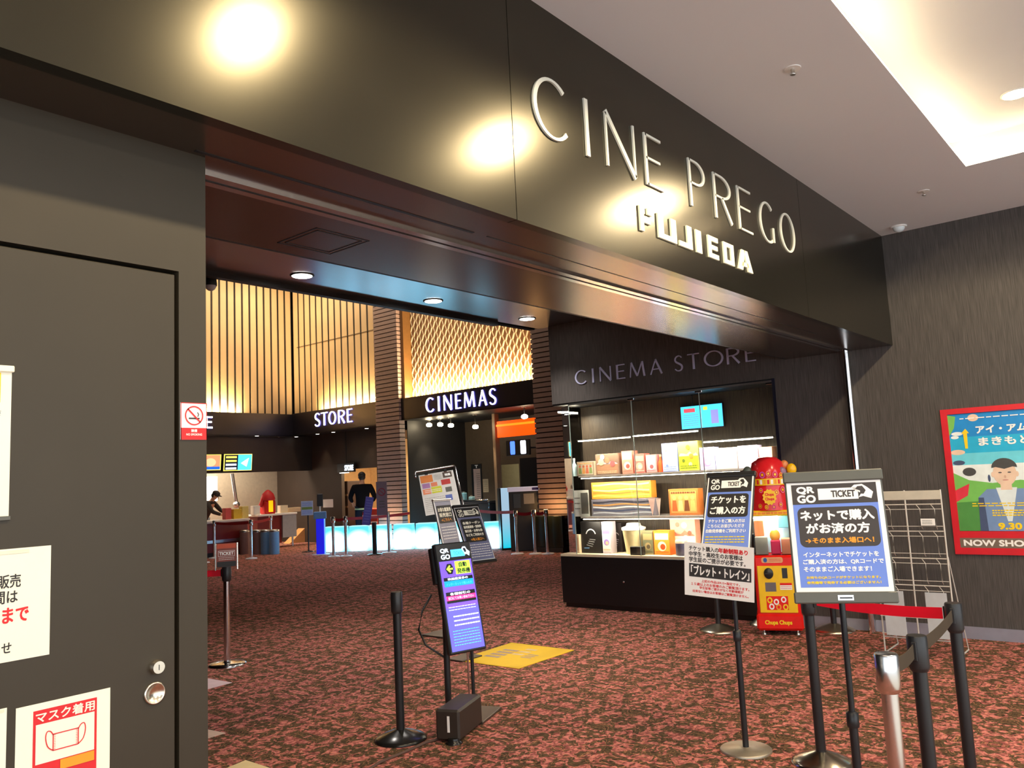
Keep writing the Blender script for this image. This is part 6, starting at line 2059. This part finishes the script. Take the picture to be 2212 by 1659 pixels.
# glowing cubes
def glow(name='glowing acrylic'):
    m = bpy.data.materials.new(name)
    m.use_nodes = True
    nt = m.node_tree
    b = nt.nodes['Principled BSDF']
    b.inputs['Base Color'].default_value = (.15, .26, .28, 1)
    b.inputs['Roughness'].default_value = .3
    tc = nt.nodes.new('ShaderNodeTexCoord')
    mp = nt.nodes.new('ShaderNodeMapping')
    mp.inputs['Location'].default_value = (0, 0, -.48)
    mp.inputs['Scale'].default_value = (2.1, 0.3, 2.4)
    g = nt.nodes.new('ShaderNodeTexGradient')
    g.gradient_type = 'SPHERICAL'
    r = nt.nodes.new('ShaderNodeValToRGB')
    r.color_ramp.elements[0].position, r.color_ramp.elements[0].color = .26, (.05, .31, .39, 1)
    r.color_ramp.elements[1].position, r.color_ramp.elements[1].color = 1.0, (1.3, 3.2, 4.6, 1)
    nt.links.new(tc.outputs['Object'], mp.inputs[0])
    nt.links.new(mp.outputs[0], g.inputs[0])
    nt.links.new(g.outputs['Fac'], r.inputs[0])
    nt.links.new(r.outputs[0], b.inputs['Emission Color'])
    b.inputs['Emission Strength'].default_value = 1.7
    return m


M_GLOW = glow()
M_TOP = mat('glowing acrylic lid', (.4, .55, .58), .3, emis=.6, ecol=(.35, .85, .95), vary=0)
names = ['leftmost of the glowing pale blue cubes, beside the kiosk', 'second glowing cube from the kiosk', 'third glowing cube from the kiosk, behind the chrome sign post', 'fourth glowing cube from the kiosk', 'fifth glowing cube from the kiosk', 'sixth glowing cube from the kiosk, partly behind the poster stand', 'last glowing cube, right of the dark ticket sign beside the tall glowing column']
A0, A1 = fl(694, 1192), fl(944, 1182)
spots = [(697, 748), (751, 799), (803, 842), (848, 893), (896, 943), (950, 1000), (1046, 1084)]
for (u0, u1), lb in zip(spots, names):
    um = (u0 + u1) / 2
    v = 1192 - (um - 694) * 10 / 250
    q0, q1 = fl(u0, 1193 - (u0 - 694) * .036), fl(u1, 1193 - (u1 - 694) * .036)
    if u0 > 1000:
        q0, q1 = fl(u0, 1186), fl(u1, 1184)
    d = Vector((q1.x - q0.x, q1.y - q0.y, 0))
    w = d.length / 2
    d.normalize()
    t = thing('glowing_cube', lb, 'light seat', ((q0.x + q1.x) / 2, (q0.y + q1.y) / 2, 0), 'glowing cubes of the lobby', rz=math.atan2(d.y, d.x))
    m = MB()
    h = .555
    vs = [(-w * .97, 0, 0), (w * .97, 0, 0), (w * .97, .3, 0), (-w * .97, .3, 0), (-w * .87, .03, h), (w * .87, .03, h), (w * .87, .27, h), (-w * .87, .27, h)]
    m.add(vs, [(0, 3, 2, 1), (0, 1, 5, 4), (1, 2, 6, 5), (2, 3, 7, 6), (3, 0, 4, 7)], M_GLOW)
    m.build('shade', t)
    MB().box((-w * .88, .025, h), (w * .88, .275, h + .02), M_TOP, bev=.005).build('lid', t)

# tall glowing column and ticket gate
p = fl(1098, 1187)
t = thing('light_column', 'tall glowing cyan column beside the ticket gate', 'light column', (p.x, p.y, 0), rz=math.radians(-52 + 14))
M_COL = bpy.data.materials.new('cyan column glow')
M_COL.use_nodes = True
nt = M_COL.node_tree
b_ = nt.nodes['Principled BSDF']
b_.inputs['Base Color'].default_value = (.12, .2, .24, 1)
tc = nt.nodes.new('ShaderNodeTexCoord')
sp = nt.nodes.new('ShaderNodeSeparateXYZ')
r_ = nt.nodes.new('ShaderNodeValToRGB')
r_.color_ramp.elements[0].position, r_.color_ramp.elements[0].color = .05, (0, .72, .95, 1)
r_.color_ramp.elements[1].position, r_.color_ramp.elements[1].color = .75, (.42, .62, .80, 1)
nt.links.new(tc.outputs['Object'], sp.inputs[0])
nt.links.new(sp.outputs[2], r_.inputs[0])
nt.links.new(r_.outputs[0], b_.inputs['Emission Color'])
b_.inputs['Emission Strength'].default_value = .55
MB().box((-.13, -.1, .04), (.13, .1, 1.30), M_COL, bev=.01).build('diffuser', t)
MB().box((-.16, -.12, 0), (-.13, .12, 1.30), M_BLK2).box((-.16, -.12, 0), (.16, .12, .04), M_BLK2).build('frame', t)
p = fl(1139, 1189)
t = thing('ticket_gate', 'black ticket gate cabinet with a white top panel and a printed sheet', 'ticket gate', (p.x + .02, p.y + .02, 0), rz=math.radians(-50))
MB().box((-.33, -.15, 0), (.33, .2, 1.22), M_BLK2, bev=.01).build('cabinet', t)
MB().box((-.35, -.17, 1.22), (.33, .2, 1.31), mat('lilac white panel', srgb(200, 196, 226), .4, emis=.15, ecol=(.8, .8, 1), vary=0), bev=.006).build('top_panel', t)
m = MB(frame((0, -.152, 0), (1, 0, 0), (0, 0, 1)))
m.box((-.02, .96, 0), (.20, 1.17, .003), mat('grey sheet', srgb(160, 160, 165), .6))
m.box((-.24, .88, 0), (-.08, 1.17, .02), mat('dark reader', srgb(46, 50, 56), .3), bev=.004)
m.rect(.16, 1.24, .30, 1.29, mat('violet print', srgb(50, 40, 130), .5), 40)
m.build('reader', t)
a, b = at(1180, 1112, 0, 13.6), at(1208, 1160, 0, 13.6)
t = thing('low_cabinet', 'low dark green cabinet at the foot of the right hand pillar', 'cabinet', (13.0, (a.y + b.y) / 2 - .35, 0))
MB().box((0, -.35, .1), (.22, .35, .72), mat('dark green glass', (.012, .016, .010), .2), bev=.008).build('body', t)
MB().box((0, -.33, 0), (.2, .33, .1), M_BLACK).build('plinth', t)
# reception desk in the corridor
a, b = at(985, 1082, 0, 14.3), at(1060, 1078, 0, 14.3)
zt2 = at(1040, 1082, 0, 14.3).z
t = thing('reception_desk', 'black reception desk with a chrome rail behind the dark ticket sign', 'desk', (14.5, (a.y + b.y) / 2, 0))
w_ = (a.y - b.y) / 2
MB().box((-.25, -w_, 0), (.25, w_, zt2 - .05), M_BLK2, bev=.01).build('body', t)
MB().box((-.28, -w_ - .03, zt2 - .05), (.28, w_ + .03, zt2), mat('dark desk top', (.03, .03, .034), .3), bev=.008).build('top', t)
MB().tube([(-.27, w_, zt2 + .02), (-.27, -w_ + .03, zt2 + .02), (-.27, -w_, zt2 - .04), (-.27, -w_, zt2 - .2)], .018, M_CHROME, 8).build('rail', t)
for u, lb, hh_, col in ((999, 'pale blue dispenser at the left on the reception desk', .2, (130, 190, 220)), (1016, 'small pale blue box on the reception desk', .1, (150, 200, 225))):
    y = at(u, 1075, 0, 14.5).y
    t = thing('desk_dispenser', lb, 'dispenser', (14.55, y, zt2 + .001))
    MB().box((-.05, -.07, 0), (.05, .07, hh_), c3(col), bev=.015).build('body', t)
    MB().box((-.03, -.03, hh_), (.03, .03, hh_ + .03), M_STEEL, bev=.005).build('cap', t)


# ------------------------------------------------------------------ people
def skin(name, joints, edges, m, parent=None, root=0, sub=2):
    me = bpy.data.meshes.new(name)
    me.from_pydata([j[:3] for j in joints], edges, [])
    o = bpy.data.objects.new(name, me)
    COL.objects.link(o)
    md = o.modifiers.new('skin', 'SKIN')
    md.use_smooth_shade = True
    sv = me.skin_vertices[0].data
    for i, j in enumerate(joints):
        r = j[3]
        sv[i].radius = (r, j[4] if len(j) > 4 else r)
        sv[i].use_root = (i == root)
    o.modifiers.new('subdivision', 'SUBSURF').levels = sub
    bpy.context.view_layer.update()
    ev = o.evaluated_get(bpy.context.evaluated_depsgraph_get())
    nm = bpy.data.meshes.new_from_object(ev)
    nm.name = name
    o.modifiers.clear()
    o.data = nm
    nm.materials.clear()
    nm.materials.append(m)
    nm.polygons.foreach_set('use_smooth', [True] * len(nm.polygons))
    bpy.data.meshes.remove(me)
    if parent:
        o.parent = parent
    return o


def person(label, loc, rz, Hh, bend, top, legs, hair, skinc, reach, hat=None, hip=True):
    """a standing figure facing local -y, Hh tall; bend tips the trunk forward, reach = hand targets (right, left)"""
    k = Hh / 1.72
    t = thing('person', label, 'person', loc, rz=rz)
    sb, cb = math.sin(bend), math.cos(bend)

    def tr(x, y, z):     # trunk point rotated about the hips
        dz = z - .92
        return (x * k, (y * cb - dz * sb) * k, (.92 + dz * cb + y * sb) * k)
    SK = mat('skin %d %d %d' % skinc, srgb(*skinc), .55)
    J = [tr(0, .01, .95) + (.13 * k, .10 * k), tr(0, 0, 1.12) + (.125 * k, .10 * k), tr(0, .0, 1.30) + (.15 * k, .105 * k), tr(0, .01, 1.42) + (.075 * k, .06 * k), tr(0, -.005, 1.50) + (.052 * k, .054 * k), tr(0, -.02, 1.57) + (.068 * k, .078 * k), tr(0, -.025, 1.635) + (.076 * k, .090 * k), tr(0, -.015, 1.70) + (.05 * k, .06 * k)]
    E = [(0, 1), (1, 2), (2, 3), (3, 4), (4, 5), (5, 6), (6, 7)]
    armJ = []
    for s, tg in ((1, reach[0]), (-1, reach[1])):
        sh = tr(s * .19, 0, 1.38)
        hd = (tg[0] * k, tg[1] * k, tg[2] * k)
        el = ((sh[0] + hd[0]) / 2 + s * .07 * k, (sh[1] + hd[1]) / 2 + .04 * k, (sh[2] + hd[2]) / 2 - .06 * k)
        i = len(J)
        J += [sh + (.058 * k,), el + (.042 * k,), hd + (.03 * k,)]
        E += [(2, i), (i, i + 1), (i + 1, i + 2)]
        armJ.append((sh, el, hd))
        # hand: palm and five digits
        dv = (Vector(hd) - Vector(el)).normalized()
        side = dv.cross(Vector((0, 0, 1)))
        side = side.normalized() if side.length > .01 else Vector((1, 0, 0))
        pm = Vector(hd) + dv * .06 * k
        j = len(J)
        J.append(tuple(pm) + (.032 * k, .02 * k))
        E.append((i + 2, j))
        for f, (o_, l_) in enumerate(((-.03, .065), (-.01, .075), (.01, .072), (.03, .058))):
            a = pm + side * o_ * k + dv * .03 * k
            b2 = a + dv * l_ * k * .6 + Vector((0, 0, -.012 * k))
            c2 = a + dv * l_ * k + Vector((0, 0, -.03 * k))
            q = len(J)
            J += [tuple(a) + (.009 * k,), tuple(b2) + (.0085 * k,), tuple(c2) + (.007 * k,)]
            E += [(j, q), (q, q + 1), (q + 1, q + 2)]
        q = len(J)
        a = pm - dv * .02 * k + side * .04 * k * s
        J += [tuple(a) + (.010 * k,), tuple(a + dv * .04 * k + side * .012 * k * s) + (.008 * k,)]
        E += [(j, q), (q, q + 1)]
    foot = []
    for s in (1, -1):
        i = len(J)
        J += [(s * .09 * k, .01 * k, .88 * k, .085 * k), (s * .10 * k, -.01 * k, .49 * k, .055 * k), (s * .10 * k, .02 * k, .09 * k, .036 * k), (s * .11 * k, -.10 * k, .045 * k, .035 * k), (s * .115 * k, -.17 * k, .035 * k, .025 * k)]
        E += [(0, i), (i, i + 1), (i + 1, i + 2), (i + 2, i + 3), (i + 3, i + 4)]
        foot.append(i)
    skin('body', J, E, SK, t)
    # clothing as slightly larger shells
    TJ = [tr(0, .01, .80) + (.175 * k, .14 * k), tr(0, .01, .93) + (.175 * k, .14 * k), tr(0, 0, 1.12) + (.155 * k, .125 * k), tr(0, 0, 1.30) + (.18 * k, .135 * k), tr(0, .01, 1.41) + (.10 * k, .085 * k)]
    TE = [(0, 1), (1, 2), (2, 3), (3, 4)]
    for sh, el, hd in armJ:
        i = len(TJ)
        w_ = Vector(el).lerp(Vector(hd), .88)
        TJ += [tuple(sh) + (.075 * k,), tuple(el) + (.056 * k,), tuple(w_) + (.043 * k,)]
        TE += [(3, i), (i, i + 1), (i + 1, i + 2)]
    skin('jacket', TJ, TE, top, t)
    LJ = [tr(0, .01, 1.0) + (.15 * k, .12 * k)]
    LE = []
    for s in (1, -1):
        i = len(LJ)
        LJ += [(s * .095 * k, .01 * k, .84 * k, .10 * k), (s * .10 * k, -.01 * k, .49 * k, .075 * k), (s * .10 * k, .02 * k, .10 * k, .06 * k)]
        LE += [(0, i), (i, i + 1), (i + 1, i + 2)]
    skin('trousers', LJ, LE, legs, t)
    for s in (1, -1):
        MB().sphere((s * .11 * k, -.07 * k, .04 * k), .05 * k, M_BLK2, sx=1, sy=2.5, sz=.85).build('shoe', t)
    # head details
    hc = Vector(tr(0, -.03, 1.615))
    fw = Vector((0, -cb, -sb)) if True else None
    upv = Vector((0, -sb, cb))
    HM = frame(hc, (1, 0, 0), upv)
    m = MB(HM)       # local z is backwards of face: x right, y up
    zf = (HM.inverted() @ Vector(tr(0, -1, 1.615))).z
    sgn = 1 if zf > 0 else -1
    for s in (-1, 1):
        m.sphere((s * .03 * k, .01 * k, sgn * .083 * k), .010 * k, M_INK, n=10)
        m.sphere((s * .078 * k, -.005 * k, 0), .018 * k, SK, sx=.5, sy=1.4, n=10)
    m.sphere((0, -.018 * k, sgn * .095 * k), .014 * k, SK, sy=1.4, n=10)
    m.sphere((0, -.055 * k, sgn * .082 * k), .018 * k, mat('lips', srgb(170, 100, 90), .5), sy=.35, sz=.5, n=10)
    m.build('face', t)
    m = MB(HM)
    m.sphere((0, .045 * k, -sgn * .012 * k), .094 * k, hair, sx=.92, sy=.85, sz=1.08, n=20)
    m.sphere((0, -.01 * k, -sgn * .04 * k), .078 * k, hair, n=18)
    m.build('hair', t)
    if hat:
        m = MB(HM)
        m.sphere((0, .062 * k, -sgn * .01 * k), .097 * k, hat, sx=.95, sy=.75, sz=1.1, n=20)
        m.prism([(-.07 * k, .0), (.07 * k, .0), (.05 * k, .08 * k), (-.05 * k, .08 * k)], 0, .008 * k, hat, M=Matrix.Translation((0, .05 * k, sgn * .07 * k)) @ Matrix.Rotation(sgn * PI / 2, 4, 'X'))
        m.build('cap', t)
    return t


p = fl(786, 1183)
DK = mat('black jacket cloth', (.006, .006, .008), .9, spec=.08)
NV = mat('dark navy trousers', (.008, .008, .014), .9, spec=.08)
HR = mat('black hair', (.012, .010, .010), .6)
pt = person('person in a black jacket and dark trousers at the shop counter, seen from behind', (p.x, p.y, 0), math.radians(142), 1.80, .16, DK, NV, HR, (200, 150, 120), ((.22, -.36, 1.02), (-.24, -.34, 1.02)))
MB().lathe([(.190, .90), (.194, .92), (.190, .94)], mat('pale hem', srgb(150, 160, 120), .6), 28).build('hem', pt)
pt.scale = (1.02, 1.02, 1.02)
p = at(455, 1078, 1, 19.0)
person('person in a dark uniform and cap leaning over the concession counter', (p.x - .16, 19.1, 0), math.radians(35), 1.62, .5, mat('dark uniform cloth', (.03, .022, .02), .7), mat('dark apron', (.02, .018, .018), .7), HR, (226, 176, 146), ((.2, -.62, 1.02), (-.16, -.62, 1.0)), hat=mat('dark cap', (.03, .025, .025), .6))
